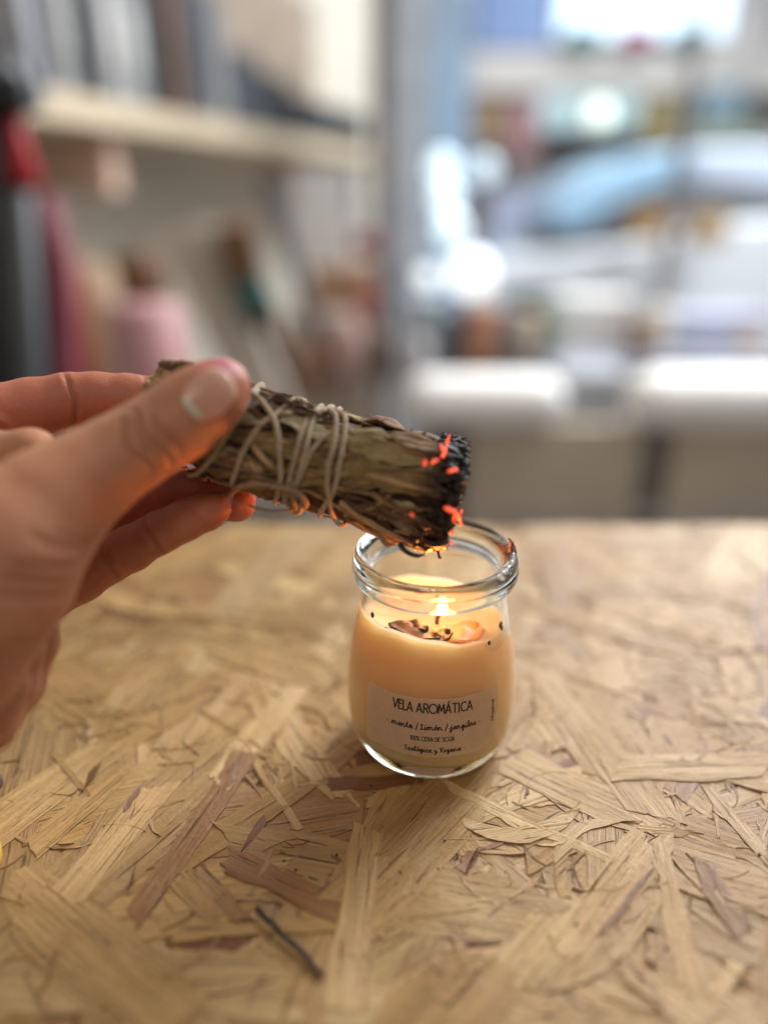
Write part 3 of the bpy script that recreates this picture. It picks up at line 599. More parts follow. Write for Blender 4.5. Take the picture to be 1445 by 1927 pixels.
# dark specks against the glass
for (ang, z, r) in ((-48, .0535, .0006), (-31, .0565, .0009), (-30, .0552, .0007), (-62, .0485, .0001), (-150, .060, .0008)):
    a_ = math.radians(ang); R_ = np.interp(z, zz, rr) + .0002; q = MB(); aa = np.linspace(0, math.pi, 7)
    lathe(q, np.stack([np.sin(aa[::-1]) * r, np.cos(aa[::-1]) * r * 1.4], 1), 10, (R_ * math.cos(a_), R_ * math.sin(a_), z)); o = q.build('herb_speck', CHAR_STICK); o.parent = jar
# debris standing on the rim
q = MB(); v = catmull([(.0255, -.001, .0775), (.0258, .0005, .0795), (.0248, .002, .0812)], 3); g, _ = tube(v, [.0016, .0014, .0012, .001, .0008, .0006, .0003], 8); q.grid(g + rng.normal(0, .00015, g.shape), close_v=True)
o = q.build('ash_flake', plain('brown_ash', (.14, .06, .03), .8, 400)); o.parent = jar

# ---- label with printed text, drawn as strokes
ro = outer[:, 0]; zo = outer[:, 1]
def jar_surf(ang_deg, z, off):
    r = np.interp(z, zo, ro) + off; a_ = np.radians(np.asarray(ang_deg) - 90.0)
    dr = (np.interp(z + .0005, zo, ro) - np.interp(z - .0005, zo, ro)) / .001
    return np.stack([r * np.cos(a_), r * np.sin(a_), z - dr * off + 0 * a_], -1)
A_, Z_ = np.meshgrid(np.linspace(-49.5, 43.5, 60), np.linspace(.0163, .0392, 24), indexing='ij')
lm, nt, b = mat('label_paper'); co = coord(nt)
nt.links.new(ramp(nt, noise(nt, co, 300, 4), [(.3, (.60, .43, .29)), (.7, (.66, .49, .34))]), b.inputs['Base Color']); b.inputs['Roughness'].default_value = .55
b.inputs['Subsurface Weight'].default_value = 0.0
tr = N(nt, 'ShaderNodeBsdfTransparent'); ms = N(nt, 'ShaderNodeMixShader'); ms.inputs[0].default_value = .42
nt.links.new(b.outputs[0], ms.inputs[1]); nt.links.new(tr.outputs[0], ms.inputs[2]); nt.links.new(ms.outputs[0], nt.nodes['Material Output'].inputs['Surface'])
q = MB(); q.grid(jar_surf(A_, Z_, .00008)); lab = q.build('label', lm); lab.parent = jar
ink = plain('ink', (.018, .008, .006), .6, 100, .2)
G = {  # capitals in a 0..1 high box: (advance, strokes)
 'V': (.62, [[(0, 1), (.27, 0), (.54, 1)]]), 'E': (.50, [[(.42, 1), (.04, 1), (.04, 0), (.42, 0)], [(.04, .62), (.36, .62)]]), 'L': (.46, [[(.04, 1), (.04, 0), (.40, 0)]]),
 'A': (.70, [[(0, 0), (.28, 1), (.56, 0)], [(.09, .3), (.47, .3)]]), 'R': (.56, [[(.04, 0), (.04, 1), (.3, 1), (.44, .86), (.44, .64), (.3, .5), (.04, .5)], [(.24, .5), (.48, 0)]]),
 'O': (.96, [[(.45 + .42 * math.cos(t), .5 + .5 * math.sin(t)) for t in np.linspace(0, 2 * math.pi, 25)]]), 'M': (.74, [[(.0, 0), (.08, 1), (.32, .25), (.56, 1), (.64, 0)]]),
 'Á': (.72, [[(0, 0), (.28, 1), (.56, 0)], [(.09, .3), (.47, .3)], [(.27, 1.10), (.38, 1.28)]]), 'T': (.62, [[(0, 1), (.5, 1)], [(.25, 1), (.25, 0)]]), 'I': (.26, [[(.06, 1), (.06, 0)]]),
 'C': (.70, [[(.36 + .34 * math.cos(t) * 1.0, .5 + .5 * math.sin(t)) for t in np.linspace(.9, 2 * math.pi - .9, 19)]]), ' ': (.30, []),
 'D': (.58, [[(.04, 0), (.04, 1), (.24, .95), (.44, .72), (.46, .35), (.28, .05), (.04, 0)]]), 'S': (.50, [[(.40, .85), (.28, 1), (.1, .96), (.06, .74), (.22, .54), (.38, .36), (.36, .1), (.2, 0), (.04, .12)]]),
 'J': (.46, [[(.14, 1), (.38, 1), (.38, .2), (.26, 0), (.1, .02), (.04, .18)]]), '1': (.30, [[(.02, .8), (.14, 1), (.14, 0)]]), '0': (.50, [[(.22 + .19 * math.cos(t), .5 + .5 * math.sin(t)) for t in np.linspace(0, 2 * math.pi, 17)]]),
 '%': (.62, [[(.08, 0), (.48, 1)], [(.14 + .1 * math.cos(t), .82 + .15 * math.sin(t)) for t in np.linspace(0, 6.3, 9)], [(.44 + .1 * math.cos(t), .16 + .15 * math.sin(t)) for t in np.linspace(0, 6.3, 9)]]),
}
S = {  # joined script, x-height = 1
 'a': (1.45, [[(0, .1), (.25, .35), (.95, .95), (.55, 1.0), (.28, .6), (.35, .1), (.7, .05), (1.0, .6), (1.05, .98), (1.0, .35), (1.15, .0), (1.45, .1)]]),
 'c': (1.15, [[(0, .1), (.35, .5), (.85, .85), (.6, 1.02), (.3, .7), (.28, .25), (.6, 0), (1.15, .1)]]),
 'e': (1.15, [[(0, .1), (.45, .35), (.85, .75), (.65, 1.02), (.35, .75), (.32, .25), (.6, 0), (1.15, .1)]]),
 'n': (1.65, [[(0, .1), (.25, .95), (.35, .9), (.3, 0)], [(.3, .1), (.55, .8), (.9, 1.0), (1.05, .7), (1.05, .2), (1.25, 0), (1.65, .1)]]),
 'm': (2.3, [[(0, .1), (.25, .95), (.35, .9), (.3, 0)], [(.3, .1), (.5, .8), (.8, 1.0), (.95, .7), (.9, 0)], [(.9, .1), (1.15, .8), (1.45, 1), (1.65, .7), (1.65, .2), (1.85, 0), (2.3, .1)]]),
 't': (1.1, [[(0, .1), (.4, 1.0), (.55, 1.9), (.45, .6), (.55, .05), (.8, 0), (1.1, .1)], [(.15, 1.25), (.95, 1.3)]]),
 'i': (.85, [[(0, .1), (.35, .95), (.32, .3), (.45, 0), (.85, .1)], [(.42, 1.5), (.46, 1.6)]]),
 'o': (1.25, [[(0, .1), (.3, .6), (.6, 1.0), (.3, .75), (.28, .2), (.6, 0), (.9, .35), (.85, .8), (.6, 1.0), (.8, .8), (1.25, .85)]]),
 'ó': (1.25, [[(0, .1), (.3, .6), (.6, 1.0), (.3, .75), (.28, .2), (.6, 0), (.9, .35), (.85, .8), (.6, 1.0), (.8, .8), (1.25, .85)], [(.55, 1.35), (.85, 1.75)]]),
 'l': (.9, [[(0, .1), (.5, 1.2), (.6, 1.9), (.4, 1.95), (.32, 1.2), (.35, .3), (.55, 0), (.9, .1)]]),
 'b': (1.2, [[(0, .1), (.5, 1.2), (.6, 1.95), (.4, 2.0), (.32, 1.2), (.32, .3), (.5, 0), (.85, .15), (.9, .7), (.7, .95), (.85, .75), (1.2, .85)]]),
 'r': (1.05, [[(0, .1), (.35, 1.1), (.45, .85), (.75, .85), (.7, .3), (.8, 0), (1.05, .1)]]),
 'g': (1.35, [[(0, .1), (.3, .5), (.9, .95), (.5, 1.0), (.28, .6), (.4, .15), (.75, .2), (1.0, .95), (.95, -.2), (.75, -.85), (.4, -.75), (.7, -.3), (1.35, .1)]]),
 'j': (1.0, [[(0, .1), (.55, .95), (.55, -.3), (.35, -.9), (.0, -.75), (.35, -.3), (1.0, .1)], [(.6, 1.5), (.64, 1.6)]]),
 'y': (1.35, [[(0, .7), (.2, .95), (.3, .3), (.5, .05), (.8, .3), (.95, .95), (.9, -.2), (.7, -.85), (.35, -.75), (.65, -.3), (1.35, .1)]]),
 'L': (1.30, [[(.15, 1.3), (.35, 1.75), (.62, 1.7), (.60, 1.3), (.42, .8), (.36, .3), (.12, .02), (.3, .0), (.7, .14), (1.0, .0), (1.30, .1)]]),
 'E': (1.35, [[(.9, 1.7), (.6, 1.9), (.35, 1.6), (.55, 1.1), (.75, 1.0), (.35, .8), (.25, .3), (.55, 0), (1.35, .1)]]),
 'V': (1.45, [[(0, 1.5), (.3, 1.8), (.45, .9), (.55, .02), (.95, 1.2), (1.2, 1.8), (1.35, 1.6)]]),
 '/': (.9, [[(.1, -.4), (.9, 2.0)]]), ' ': (.8, []), '·': (1.3, [[(.5, .7), (.62, .8), (.62, .65), (.5, .7)]]),
 's': (1.0, [[(0, .1), (.45, 1.0), (.7, .5), (.5, 0), (.2, .1)], [(.5, .0), (1.0, .1)]]), 'u': (1.4, [[(0, .1), (.25, .95), (.25, .3), (.5, 0), (.85, .3), (.95, .95), (.95, .3), (1.1, 0), (1.4, .1)]]),
 'd': (1.4, [[(0, .1), (.9, .95), (.5, 1.0), (.28, .5), (.5, 0), (.85, .3), (1.05, 1.95), (1.0, .3), (1.15, 0), (1.4, .1)]]),
 '@': (1.7, [[(1.0, .3), (.7, .2), (.5, .5), (.7, .9), (1.0, .8), (1.0, .3), (1.3, .3), (1.4, .8), (1.0, 1.3), (.4, 1.2), (.1, .6), (.4, 0), (1.1, -.1)]]),
}
txt = MB()
def draw(text, a0, a1, zb, h, font, wdt, vertical=False, smooth=False):
    """a0..a1 degrees across the jar (or z range when vertical)"""
    tot = sum(font[c][0] for c in text); R0 = .0301; x = 0
    span = (math.radians(a1 - a0) * R0) if not vertical else (zb - a1)
    sx = span / tot
    def place(X, Y):
        if vertical: return a0 + np.degrees(Y / R0), zb - X
        return a0 + np.degrees(X / R0), zb + Y
    for ch in text:
        adv, strokes = font[ch]
        for st_ in strokes:
            p = np.array(st_, float); p = catmull(p, 6) if smooth else np.vstack([np.array([p[i] + (p[i + 1] - p[i]) * t for t in np.linspace(0, 1, 4)]) for i in range(len(p) - 1)])
            X = (x + p[:, 0]) * sx; Y = p[:, 1] * h
            X += 0.00001 * np.arange(len(X)) * 0; d = np.stack([np.gradient(X), np.gradient(Y)], 1); d /= np.linalg.norm(d, axis=1)[:, None] + 1e-9
            n_ = np.stack([-d[:, 1], d[:, 0]], 1) * wdt / 2
            e = d * wdt / 2 * 0
            rows = []
            for sgn in (-1, 1):
                aa, z_ = place(X + n_[:, 0] * sgn, Y + n_[:, 1] * sgn); rows.append(jar_surf(aa, z_, .00016))
            txt.grid(np.array(rows))
            for k_ in (0, -1, *([] if smooth else range(3, len(X) - 1, 4))):       # round stroke ends and corners
                t_ = np.linspace(0, 2 * math.pi, 9)[:-1]; aa, z_ = place(X[k_] + np.cos(t_) * wdt / 2, Y[k_] + np.sin(t_) * wdt / 2)
                v_ = jar_surf(aa, z_, .00018); txt.add(v_, [tuple(range(8))])
        x += adv
draw('VELA AROMÁTICA', -28.8, 23.4, .0340, .0033, G, .00050)
draw('· menta / Limón / jengibre ·', -33, 29.5, .0276, .00112, S, .00036, smooth=True)
draw('100% CERA DE SOJA', -16.4, 11.6, .0230, .00170, G, .00024)
draw('· Ecológica y Vegana ·', -23.5, 19.5, .0184, .00105, S, .00032, smooth=True)
draw('@cuesdaleyay', 38.4, .0262, .0345, .00062, S, .00020, vertical=True, smooth=True)
tx = txt.build('lettering', ink, smooth=False); tx.parent = lab

# ------------------------------------------------------------------ smudge bundle
B0, B1 = at(300, 778, 227), at(856, 931, 236); BL = np.linalg.norm(B1 - B0); ES = (B1 - B0) / BL
EN = -(FW - ES * (FW @ ES)); EN /= np.linalg.norm(EN); ET = np.cross(ES, EN); ET = ET if ET @ UP < 0 else -ET   # ET points down the picture
BR = 0.0158
def brad(s, th):
    """bundle radius: lumpy, a little slimmer at the grip and fanned at the tip"""
    s = np.asarray(s, float); th = np.asarray(th, float); f = s / BL
    r = BR * (0.93 + 0.09 * f + 0.035 * np.sin(th * 3 + 4 * f) + 0.022 * np.sin(th * 7 - 9 * f) + 0.02 * np.sin(f * 17 + th * 2))
    r *= 1 - 0.05 * np.exp(-((f - 0.50) / 0.05) ** 2) - 0.04 * np.exp(-((f - 0.62) / 0.03) ** 2)
    r *= 1 + 0.13 * np.clip((f - .62) / .25, 0, 1) * np.maximum(0, np.sin(th)) ** 1.5
    return r
def bp(s, th, off=0.0):
    s = np.asarray(s, float); th = np.asarray(th, float); r = brad(s, th) + off
    return B0 + s[..., None] * ES + r[..., None] * (np.cos(th)[..., None] * EN + np.sin(th)[..., None] * ET)
def px2b(px, py):
    """photo pixel -> (s, theta) on the near side of the bundle"""
    v = FW + RX * ((px - 722.5) / F) + UP * ((963.5 - py) / F); v /= np.linalg.norm(v); o = CAM - B0
    vo = v - ES * (v @ ES); oo = o - ES * (o @ ES); R = BR * 1.0
    a = vo @ vo; b_ = 2 * vo @ oo; c_ = oo @ oo - R * R; D = b_ * b_ - 4 * a * c_
    t = (-b_ - math.sqrt(D)) / (2 * a) if D > 0 else -b_ / (2 * a)
    p = o + v * t; s = p @ ES; q_ = p - ES * s; th = math.atan2(q_ @ ET, q_ @ EN); return s, th
bundle = empty('herb_bundle', B0, 'bundle of dried sage leaves tied with white twine, charred and glowing at the tip', 'smudge stick')
def herb_mat(name, stops, veins=True, rough=.75):
    m, nt, b = mat(name); u = N(nt, 'ShaderNodeUVMap').outputs[0]; t = attr(nt, 'tint', 'Vector'); sep = N(nt, 'ShaderNodeSeparateXYZ'); nt.links.new(t, sep.inputs[0])
    base = ramp(nt, sep.outputs[0], stops)
    n1 = noise(nt, mapping(nt, u, (90, 900, 1)), 1, 5, .65, .8); n2 = noise(nt, mapping(nt, u, (220, 320, 1)), 1, 5, .6)
    c = mix(nt, ramp(nt, n1, [(.36, .6), (.52, 0.0)]), base, (.42, .34, .26), 'MULTIPLY')
    c = mix(nt, ramp(nt, n2, [(.48, 0.0), (.72, .7)]), c, (.50, .38, .24), 'MULTIPLY')
    # char grows toward the tip with a ragged front: attribute 'burn' 0..1
    bn = mth(nt, 'ADD', attr(nt, 'burn'), mth(nt, 'MULTIPLY', mth(nt, 'SUBTRACT', noise(nt, coord(nt), 260, 5, .65), .5), .9))
    brn = ramp(nt, bn, [(.30, 0.0), (.52, .75), (.68, 1.0)]); c = mix(nt, brn, c, (.020, .012, .009))
    mid = ramp(nt, bn, [(.12, 0.0), (.38, .6), (.55, 0.0)]); c = mix(nt, mid, c, (.16, .085, .05), 'MULTIPLY')
    nt.links.new(c, b.inputs['Base Color']); nt.links.new(ramp(nt, bn, [(.3, rough), (.7, .42)]), b.inputs['Roughness'])
    b.inputs['Specular IOR Level'].default_value = .35
    bump(nt, b, mth(nt, 'ADD', n1, mth(nt, 'MULTIPLY', n2, .8)), .8, .0005); return m
LEAF = herb_mat('dried_leaf', [(0, (.075, .036, .017)), (.3, (.22, .115, .05)), (.5, (.255, .165, .062)), (.7, (.34, .25, .115)), (1, (.56, .49, .34))])
STEM = herb_mat('dried_stem', [(0, (.09, .05, .028)), (.4, (.27, .15, .07)), (.7, (.44, .27, .13)), (1, (.58, .40, .22))])
r2 = np.random.default_rng(5)
def burn(s): return np.clip((s / BL - 0.815) / 0.17, 0, 1.2)
# core
sg, tg = np.meshgrid(np.linspace(0, BL * .985, 150), np.linspace(0, 2 * math.pi, 120, endpoint=False), indexing='ij')
nz = np.array([[mnoise.noise(Vector((a * 90, math.cos(t) * 5, math.sin(t) * 5))) for t in tg[0]] for a in sg[:, 0]])
nz2 = np.array([[mnoise.noise(Vector((a * 300, math.cos(t) * 13, math.sin(t) * 13))) for t in tg[0]] for a in sg[:, 0]])
P = bp(sg, tg, -.0021 + nz * .0016 + nz2 * .0006); cc = B0 + sg[..., None] * ES
P[0] = B0 + ES * .003; P[-1] = B0 + ES * BL * .965
q = MB(); q.grid(P, np.stack([sg, tg * BR], -1), close_v=True, tint=np.array([.12, 0, 0]), burn=burn(sg)); q.build('core', LEAF, bundle)
# leaves
def leaf(s0, th0, L, W, t, lift=.0, ang=0.0, curl=.0012, fold=.0, name='leaf', tipw=.15, m=None):
    n, k = 26, 11; u = np.linspace(0, 1, n)[:, None]; v = np.linspace(-1, 1, k)[None, :]
    ws = W / 2 * (np.sin(np.pi * np.clip(u * .93 + .05, 0, 1)) ** .55 * (1 - tipw * u)) * (1 + .10 * np.sin(u * 23 + r2.uniform(0, 6)) * np.abs(v))
    ss = s0 + u * L * math.cos(ang) + v * 0 - v * ws * math.sin(ang); ar = v * ws * math.cos(ang) + u * L * math.sin(ang)
    th = th0 + ar / BR; ph = r2.uniform(0, 6, 4)
    off = lift + curl * (v ** 2) * (.5 + .5 * np.sin(u * 5 + ph[0])) + fold * (1 - np.abs(v)) + .0005 * np.sin(u * 14 + ph[1] + v * 2) + .00035 * np.sin(v * 7 + u * 9 + ph[2])
    off = off - .0022 * np.clip(1 - u / .12, 0, 1) - .0008 * np.clip(1 - (1 - u) / .1, 0, 1)
    P = bp(ss, th, off); sx = np.broadcast_to(ss, P.shape[:2])
    q = MB(); a0_ = r2.uniform(0, 30, 2)
    q.grid(P, np.stack([np.broadcast_to(u * L, P.shape[:2]) + a0_[0], np.broadcast_to(v * ws, P.shape[:2]) + a0_[1]], -1), tint=np.array([t, 0, 0]), burn=burn(sx))
    o = q.build(name, m or LEAF, bundle); sl = o.modifiers.new('solid', 'SOLIDIFY'); sl.thickness = .00035; sl.offset = 0
    return o
cnt = 0
for k in range(58):     # all-round covering
    s0 = r2.uniform(-.004, BL * .80); L = r2.uniform(.020, .048); L = min(L, BL * .99 - s0)
    leaf(s0, r2.uniform(0, 2 * math.pi), L, r2.uniform(.006, .015), r2.choice([.05, .2, .3, .45, .6, .8]), lift=r2.uniform(-.0012, .0002), ang=r2.normal(0, .14), curl=r2.uniform(.0001, .0022), fold=r2.normal(0, .0003))
def leaf_px(a, b, wpx, t, **kw):
    s1, t1 = px2b(*a); s2, t2 = px2b(*b); ds = s2 - s1; dt = (t2 - t1) * BR; leaf(s1, t1, math.hypot(ds, dt), wpx / 6.0 * .001, t, ang=math.atan2(dt, ds), **kw)
leaf_px((648, 822), (800, 870), 62, .66, lift=.0010, curl=.0003)          # big pale olive leaf, top right
leaf_px((640, 875), (835, 925), 46, .50, lift=.0010, curl=.0002)          # big mid olive leaf
leaf_px((720, 822), (868, 868), 44, .34, lift=.0016, curl=.0009, tipw=.3) # browner leaf at the top near the tip
leaf_px((520, 780), (640, 830), 34, .92, lift=.0008, curl=.0012)          # pale grey leaf under the twine
leaf_px((420, 812), (560, 842), 30, .45, lift=.0006)
leaf_px((470, 830), (640, 870), 32, .58, lift=.0006)
leaf_px((560, 868), (690, 905), 30, .52, lift=.0005)
leaf_px((380, 850), (500, 880), 28, .38, lift=.0006)
leaf_px((370, 875), (470, 905), 22, .55, lift=.0005)
leaf_px((480, 760), (600, 790), 16, .10, lift=.0011, curl=.002)
leaf_px((500, 752), (580, 772), 12, .05, lift=.0015, curl=.002)
leaf_px((420, 780), (500, 800), 20, .75, lift=.0008)
leaf_px((590, 845), (700, 865), 18, .3, lift=.001, curl=.0016)
leaf_px((760, 905), (850, 935), 22, .3, lift=.001, curl=.0015)
leaf_px((700, 935), (820, 985), 26, .15, lift=.0007, curl=.002)
leaf_px((640, 925), (760, 975), 22, .12, lift=.0007, curl=.0025)
# stems
stem_mb = 0
def stem(pts, r, t, name='stem', off=0.0006):
    P = np.array([bp(np.array(s), np.array(th), o_) for s, th, o_ in pts]); P = catmull(P, 6)
    P = P + r2.normal(0, .00008, P.shape); g, Lg = tube(P, np.linspace(r, r * .7, len(P)), 8)
    q = MB(); n = g.shape[0]; Ls = np.concatenate([[0, 0], Lg, [Lg[-1]] * 2]); a_ = np.linspace(0, .003, 8)
    sx = (g - B0) @ ES; q.grid(g, np.stack([np.repeat(Ls[:, None], 8, 1) + r2.uniform(0, 9), np.tile(a_, (n, 1))], -1), close_v=True, tint=np.array([t, 0, 0]), burn=burn(sx))
    return q.build(name, STEM, bundle)
for k in range(26):
    s0 = r2.uniform(0, BL * .85); L = r2.uniform(.02, .05); th = r2.uniform(-1.6, 4.6); d = r2.normal(0, .25)
    e = min(s0 + L, BL * 1.0)
    stem([(s0, th, -.0008), (s0 + (e - s0) * .3, th + d * .3 + r2.normal(0, .06), r2.uniform(0, .0012)), (s0 + (e - s0) * .7, th + d * .7 + r2.normal(0, .06), r2.uniform(0, .0014)), (e, th + d, -.0004)], r2.uniform(.00035, .0008), r2.uniform(.15, .85))
def stem_px(pts, r, t, off=.0012):
    stem([(*px2b(*p), off if 0 < i < len(pts) - 1 else 0) for i, p in enumerate(pts)], r, t)
stem_px([(690, 893), (760, 912), (850, 932)], .0010, .75, .0020)
stem_px([(478, 840), (498, 862), (520, 885)], .0010, .95, .0016)
stem_px([(470, 868), (482, 880), (492, 890)], .0008, .8, .0016)
stem_px([(640, 950), (720, 980), (800, 1018)], .0011, .75, .0016)
stem_px([(650, 965), (720, 1000), (790, 1028)], .0010, .85, .0014)
stem_px([(700, 930), (780, 965), (830, 990)], .0009, .6, .0016)
stem_px([(650, 985), (720, 1014), (770, 1028)], .0009, .7, .0014)
stem_px([(600, 905), (640, 920), (700, 930)], .0008, .5, .0016)
stem_px([(630, 935), (660, 915), (700, 905)], .0006, .4, .0018)
stem_px([(735, 930), (700, 950), (665, 960)], .0006, .45, .0018)
# thin crossing debris
q = MB()
for k in range(130):
    s0 = r2.uniform(.002, BL * .97); th = r2.uniform(-1.7, 4.4); a_ = r2.uniform(-1.2, 1.2); L = r2.uniform(.002, .009)
    pts = [bp(np.array(s0 + L * math.cos(a_) * f), np.array(th + L * math.sin(a_) * f / BR), r2.uniform(.0003, .0019)) for f in (0, .35, .7, 1)]
    g, Lg = tube(catmull(pts, 3), r2.uniform(.00012, .0004), 6); q.grid(g, close_v=True, tint=np.array([r2.uniform(.1, .9), 0, 0]), burn=burn((g - B0) @ ES))
o = q.build('leaf_crumbs', STEM, bundle); o['kind'] = 'stuff'
# crushed pale end at the grip
q = MB()
for k in range(34):
    th = r2.uniform(0, 2 * math.pi); rr_ = r2.uniform(.3, .95); L = r2.uniform(.004, .009)
    c = B0 + BR * rr_ * (math.cos(th) * EN + math.sin(th) * ET) + ES * .006
    d = -ES * L + r2.normal(0, .0015, 3); side = np.cross(d, r2.normal(0, 1, 3)); side *= r2.uniform(.0012, .0028) / np.linalg.norm(side)
    P = np.array([[c + d * u + side * v * (1 - .3 * u) + r2.normal(0, .0003, 3) for v in (-1, 0, 1)] for u in np.linspace(0, 1, 6)])
    q.grid(P, np.stack(np.meshgrid(np.linspace(0, .01, 6), np.linspace(0, .005, 3), indexing='ij'), -1), tint=np.array([r2.uniform(.6, 1), 0, 0]), burn=0.0)
q.build('cut_end', STEM, bundle)
for (x0, y0, x1, y1, w_, t_) in ((296, 688, 348, 690, 1.9, .1), (318, 684, 365, 686, 1.3, .35), (282, 712, 320, 704, 1.6, .85), (276, 722, 312, 716, 1.4, 1.0), (266, 738, 300, 730, 1.2, .9), (284, 728, 318, 722, 1.6, .75), (290, 702, 312, 697, 1.2, .6)):
    a_, b_ = at(x0, y0, 222), at(x1, y1, 222); d = b_ - a_; u = np.linspace(0, 1, 9)[:, None]; v = np.linspace(-1, 1, 5)[None, :]
    P = a_ + u[..., None] * d + (v * w_ * .001 * (1 - .5 * np.abs(u - .6)))[..., None] * UP + (np.sin(u * 7 + x0) * .0004 + v ** 2 * .0007)[..., None] * FW; P = P + r2.normal(0, .00022, P.shape)
    q = MB(); q.grid(P, np.stack([u * .01 + 0 * v, v * .002 + 0 * u], -1), tint=np.array([t_, 0, 0]), burn=0.0); o = q.build('leaf', STEM, bundle); sl = o.modifiers.new('s', 'SOLIDIFY'); sl.thickness = .0006
# charred tip: ragged flakes
CHAR = plain('char', (.020, .012, .009), .5, 900, .6)
nt = CHAR.node_tree; bump(nt, nt.nodes['Principled BSDF'], noise(nt, coord(nt), 900, 5, .7), 1.0, .0006)
q = MB()
for k in range(110):
    th = r2.uniform(0, 2 * math.pi); rf = math.sqrt(r2.uniform(.02, 1.0)); s0 = BL * (r2.uniform(.94, .985))
    c = B0 + s0 * ES + brad(s0, th) * rf * 1.0 * (math.cos(th) * EN + math.sin(th) * ET)
    rad_ = math.cos(th) * EN + math.sin(th) * ET; tan_ = np.cross(ES, rad_)
    d = ES * r2.uniform(.0008, .0026) + rad_ * r2.normal(0, .0007) + tan_ * r2.normal(0, .0012); w_ = r2.uniform(.0010, .0026); sd = tan_ * w_ + rad_ * r2.normal(0, .0006)
    P = np.array([[c + d * u + sd * v * (1 - .75 * u) + rad_ * (.0007 * math.sin(u * 4 + k)) + r2.normal(0, .00014, 3) for v in (-1, -.3, .3, 1)] for u in np.linspace(0, 1, 5)])
    q.grid(P)
o = q.build('charred_tip', CHAR, bundle); sl = o.modifiers.new('s', 'SOLIDIFY'); sl.thickness = .0003
q = MB()    # crumbly charred lumps over the face and the rim of the tip
for k in range(330):
    th = r2.uniform(0, 2 * math.pi); face = k % 3 != 0
    rf = math.sqrt(r2.uniform(.0, .95)) if face else r2.uniform(.93, 1.02); s0 = BL * (r2.uniform(.965, .985) + .018 * (1 - rf ** 2)) if face else BL * r2.uniform(.90, .985)
    c = B0 + s0 * ES + brad(s0, th) * rf * (math.cos(th) * EN + math.sin(th) * ET)
    r = r2.uniform(.0006, .0019); a_ = np.linspace(0, math.pi, 9)
    w_ = MB(); lathe(w_, np.stack([np.sin(a_[::-1]), np.cos(a_[::-1])], 1) * r, 12); V_ = w_.V[0]
    nzv = np.array([mnoise.noise(Vector(v_ / r * 1.6 + k * 7.3)) + .5 * mnoise.noise(Vector(v_ / r * 4 + k * 3.3)) for v_ in V_]); V_ = V_ * (1 + .55 * nzv)[:, None] * r2.uniform(.6, 1.3, 3) + c
    q.add(V_, w_.F)
q.build('charred_lump', CHAR, bundle)['kind'] = 'stuff'
# hanging singed curl under the tip
def free_tube(name, pts, r, m, parent, seg=8, n=6, **kw):
    P = catmull(np.array([at(*p) for p in pts]), n); R_ = r if np.isscalar(r) else np.interp(np.linspace(0, 1, len(P)), np.linspace(0, 1, len(r)), r)
    g, L = tube(P, R_, seg, **kw); q = MB(); q.grid(g, close_v=True, tint=np.array([.5, 0, 0]), burn=0.0); return q.build(name, m, parent)
free_tube('singed_curl', [(752, 1024, 226), (762, 1036, 225), (774, 1043, 224), (788, 1046, 224), (801, 1043, 224)], [.0009, .0008, .0008, .0007, .0003], CHAR, bundle)
free_tube('singed_curl', [(800, 1020, 224), (822, 1026, 223), (845, 1020, 224), (852, 1023, 224)], [.001, .0009, .0008, .0003], CHAR, bundle)
free_tube('singed_curl', [(712, 1006, 226), (728, 1024, 225), (742, 1024, 226)], [.0008, .0009, .0004], STEM, bundle)
# embers
em, nt, b = mat('ember'); ec = ramp(nt, noise(nt, coord(nt), 1300, 5, .7), [(.30, (.28, .008, .004)), (.46, (.95, .045, .018)), (.60, (1.0, .18, .05))]); nt.links.new(ec, b.inputs['Emission Color']); b.inputs['Emission Strength'].default_value = 1.35
b.inputs['Base Color'].default_value = (.15, .02, .01, 1)
def ember(pts, r):
    d0 = 215; P = catmull(np.array([at(x, y, d0 + (0 if len(p) == 0 else p[0])) for (x, y, *p) in pts]), 8); n = len(P)
    R_ = np.full(n, r * .55) if np.isscalar(r) else np.interp(np.linspace(0, 1, n), np.linspace(0, 1, len(r)), np.array(r) * .55)
    R_ = R_ * (1 + r2.uniform(-.35, .4, n)); P = P + r2.normal(0, .00013, P.shape); g, _ = tube(P, R_, 9); g = g + r2.normal(0, .00008, g.shape); q = MB(); q.grid(g, close_v=True); q.build('ember', em, bundle)
ember([(845, 820, 10), (841, 833, 8), (838, 845, 5), (834, 858, 2)], [.0004, .0007, .0008, .0006])
ember([(830, 838, 5), (835, 850, 3), (831, 860, 1)], [.0005, .0007, .0003])
ember([(824, 864, 0), (816, 869, -1), (812, 873, -1)], [.0005, .0006, .0003])
ember([(800, 867, -1), (799, 875, -1)], [.0006, .0006])
ember([(844, 887, 0), (852, 885, 1), (860, 883, 3)], [.0005, .0010, .0005])
ember([(871, 885, 10), (872, 889, 10)], .0005)
ember([(836, 955, -2), (846, 959, -2), (857, 965, 1), (864, 976, 6), (868, 989, 9)], [.0008, .0009, .0009, .0008, .0004])
ember([(853, 972, 4), (855, 983, 4)], [.0005, .0006]); ember([(851, 1000, 4), (850, 1005, 4)], .0005); ember([(848, 1020, 6), (852, 1022, 6)], .0005)
ember([(774, 966, -2), (777, 970, -2)], .0003); ember([(868, 960, 10), (868, 965, 10)], .0004)

